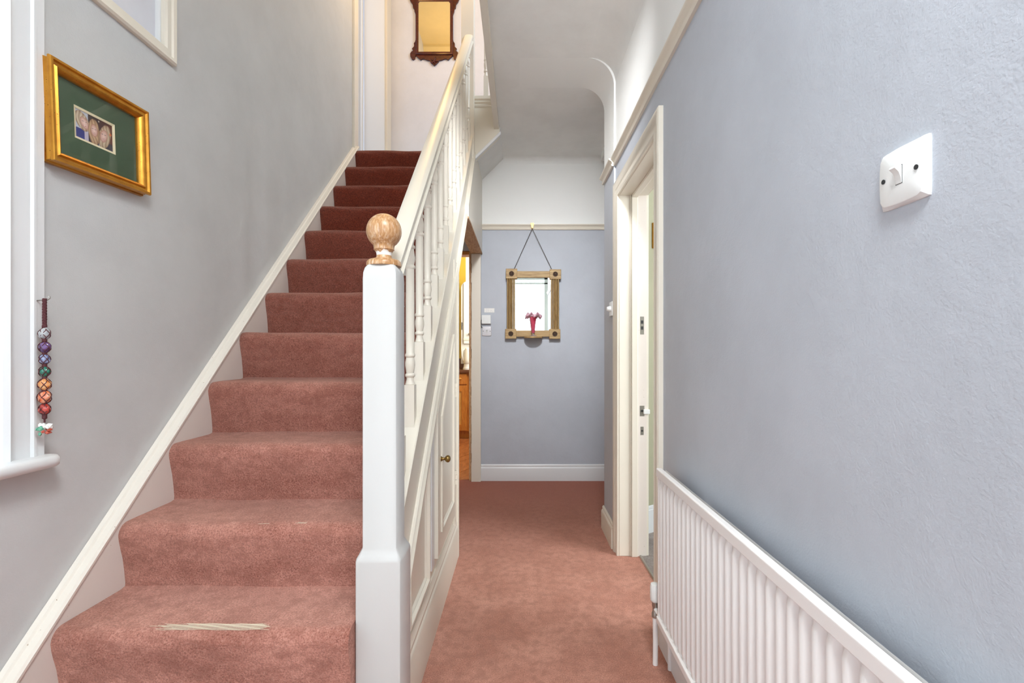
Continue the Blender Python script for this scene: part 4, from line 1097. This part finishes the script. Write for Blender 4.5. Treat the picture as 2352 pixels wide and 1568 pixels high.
# ------------------------------------------------------------------ mahogany fretwork mirror upstairs
dmu = 4.62; YU = 4.64
FM = thing('fretwork_mirror', (pxw(998, dmu), YU, zpx(150, dmu)), 'mahogany fretwork mirror on the landing wall at top of stairs', 'mirror')
X2 = lambda px: pxw(px, dmu); Z2 = lambda py: zpx(py, dmu)
# silhouette in source pixels, traced as left half then mirrored about x=997.5
half = [(997.5, 150), (993, 146), (988, 141), (986.5, 138), (981, 137.2), (975, 134.5), (970, 134), (966, 137), (961, 132.5), (957.5, 129), (955.5, 126.5), (953, 129), (953.4, 133), (950, 136.2), (946, 135), (942.3, 129), (942, 123), (944, 119), (948.5, 116), (946, 111), (949.5, 108), (951, 105), (950.5, 99), (953, 96), (954.8, 90), (955, 34), (952, 26), (951.4, 20), (948.5, 17), (947.5, 9), (943, 3), (940.5, -3), (944, -10), (950, -8), (954, -16), (952, -22), (958, -30), (964, -26), (970, -38), (980, -44), (986, -52), (997.5, -56)]
pts = half+[(1995-x, y) for x, y in half[::-1][1:-1]]
from mathutils.geometry import tessellate_polygon
poly = [(X2(x), Z2(y)) for x, y in pts]
gl = [(961, 120), (1034.5, 120), (1034.5, 8), (1031.5, 4), (964, 4), (961, 8)]
bm = bmesh.new()
A = [bm.verts.new((x, YU-0.020, z)) for x, z in poly]; B = [bm.verts.new((x, YU-0.001, z)) for x, z in poly]
for tri in tessellate_polygon([[Vector((x, z, 0)) for x, z in poly]]):
    bm.faces.new([A[i] for i in tri]); bm.faces.new([B[i] for i in tri[::-1]])
for i in range(len(A)): bm.faces.new((A[i], A[(i+1) % len(A)], B[(i+1) % len(A)], B[i]))
obj('fretwork_board', bm, M['mahogany'], FM)
bm = bmesh.new()
def ring_of(d): return [(X2(x+(d if x < 998 else -d)), Z2(y+(-d if y > 60 else d))) for x, y in gl]
prof = [(-6, 0.019), (-6, 0.030), (-4, 0.034), (-2, 0.032), (-1, 0.028), (0.5, 0.0265), (0.5, 0.019)]
V = [[bm.verts.new((p[0], YU-h, p[1])) for p in ring_of(d)] for d, h in prof]
for r in range(len(V)):
    A, B = V[r], V[(r+1) % len(V)]
    for i in range(6): bm.faces.new((A[i], A[(i+1) % 6], B[(i+1) % 6], B[i]))
obj('moulded_frame', bm, M['mahogany'], FM, smooth=40)
obj('mirror_glass', pr([(X2(x), Z2(y)) for x, y in gl], 'Y', YU-0.025, YU-0.021), M['warm_mirror'], FM)
bm = bmesh.new()
for k in range(5):
    a = PI*2*k/5; tube(bm, [(X2(997.5), YU-0.022, Z2(141)), (X2(997.5+5*math.cos(a)), YU-0.027, Z2(141+5*math.sin(a))), (X2(997.5+9.5*math.cos(a)), YU-0.021, Z2(140+8.5*math.sin(a)))], [0.004, 0.009, 0.003], 8)
obj('carved_shell', bm, M['mahogany'], FM, smooth=60)

# ------------------------------------------------------------------ string of tumbled stones hanging by the window
CX0, CY0 = WL+0.040, 1.218
zc = lambda y: CAMH+(806-y)*CY0/1110.7*1.0
HC = thing('crystal_hanger', (CX0, CY0, zc(685)), 'hanging string of seven netted tumbled stones on the window architrave', 'hanging ornament')
xc = lambda px: CX0
bm = bmesh.new(); tube(bm, [(WL+0.018, CY0+0.003, zc(690)), (WL+0.044, CY0+0.003, zc(688)), (WL+0.050, CY0+0.003, zc(684)), (WL+0.048, CY0+0.003, zc(680))], 0.0018, 8)
obj('brass_hook', bm, M['steel'], HC, smooth=60)
bm = bmesh.new()
for ph in (0, 2.1, 4.2):
    tube(bm, [(CX0+0.0025*math.cos(ph+j*0.9), CY0+0.0025*math.sin(ph+j*0.9), zc(686+66*j/24)) for j in range(25)], 0.0026, 6)
for yk in (750, 781, 811, 838, 868, 897, 924, 952, 958): lathe(bm, [(0.001, -0.006), (0.0052, -0.003), (0.0052, 0.003), (0.001, 0.006)], 10, cx=CX0, cy=CY0, cz=zc(yk))
tube(bm, [(CX0, CY0, zc(752)), (CX0, CY0, zc(970))], 0.002, 6)
obj('braided_cord', bm, M['cord'], HC, smooth=60)
import mathutils.noise as mn
def pebble(cx, cy, cz, r, seed, sq=(1, 1, 1), jag=0.22, sub=3):
    bm = bmesh.new(); bmesh.ops.create_icosphere(bm, subdivisions=sub, radius=1)
    for v in bm.verts:
        n = v.co.normalized(); d = 1+jag*mn.noise(n*1.3+Vector((seed*3.1, seed, 0)))+jag*0.4*mn.noise(n*2.7+Vector((0, seed*5, 2)))
        v.co = Vector((n.x*sq[0], n.y*sq[1], n.z*sq[2]))*r*d+Vector((cx, cy, cz))
    return bm
cols = [('clear_quartz', srgb(214, 216, 216), srgb(180, 186, 190)), ('amethyst', srgb(74, 48, 92), srgb(112, 84, 136)), ('sodalite', srgb(52, 64, 112), srgb(150, 160, 190)), ('green_aventurine', srgb(26, 92, 78), srgb(52, 130, 108)),
        ('yellow_agate', srgb(206, 118, 40), srgb(214, 170, 120)), ('carnelian', srgb(214, 96, 44), srgb(206, 150, 120)), ('red_jasper', srgb(150, 44, 38), srgb(190, 74, 64))]
ys = [766, 797, 824.5, 853, 882.5, 911.5, 939]; rs = [12.2, 12.3, 11.4, 11.6, 13.2, 14.2, 12.0]
for i, ((nm, ca, cb_), yy, rp) in enumerate(zip(cols, ys, rs)):
    r = rp*CY0/1110.7; cz = zc(yy)
    o = obj('stone', pebble(CX0, CY0, cz, r, i+1, (1, 0.76, 1.10 if i == 0 else 1.02)), stone(nm, ca, cb_, 0.35 if i == 0 else 0.0), HC, smooth=80)
    o['label'] = nm.replace('_', ' ')+' tumbled stone'
    bm = bmesh.new()
    for q in range(5):
        a0_ = q*2*PI/5+i
        for tw in (0.9, -0.9):
            tube(bm, [(CX0+r*1.05*math.sin(PI*j/8)*math.cos(a0_+tw*math.sin(PI*j/8-PI/2)), CY0+r*0.80*math.sin(PI*j/8)*math.sin(a0_+tw*math.sin(PI*j/8-PI/2)), cz+r*1.06*math.cos(PI*j/8)) for j in range(9)], 0.0009, 5)
    obj('net', bm, M['cord'], o)
ch = [M['paper'], stone('chip_green', srgb(60, 140, 116), srgb(110, 180, 150)), stone('chip_red', srgb(158, 58, 44), srgb(190, 90, 70))]
for q in range(22):
    a = random.uniform(0, 2*PI); h = random.uniform(-1, 1)
    mi = 0 if h > 0.35 else (1 if math.cos(a) < 0.3 and math.sin(a) < 0.4 else 2)
    rr = 0.0115*math.sqrt(max(0.1, 1-h*h*0.6))
    bm = pebble(CX0+rr*math.cos(a), CY0+rr*math.sin(a), zc(985)+h*0.0125, random.uniform(0.004, 0.0065), q+20, (1.2, 0.7, 0.9), 0.7, 1)
    bmesh.ops.rotate(bm, verts=bm.verts, cent=(CX0+rr*math.cos(a), CY0+rr*math.sin(a), zc(985)+h*0.0125), matrix=Matrix.Rotation(random.uniform(0, 3), 3, 'Z'))
    obj('stone_chip', bm, ch[mi], HC)
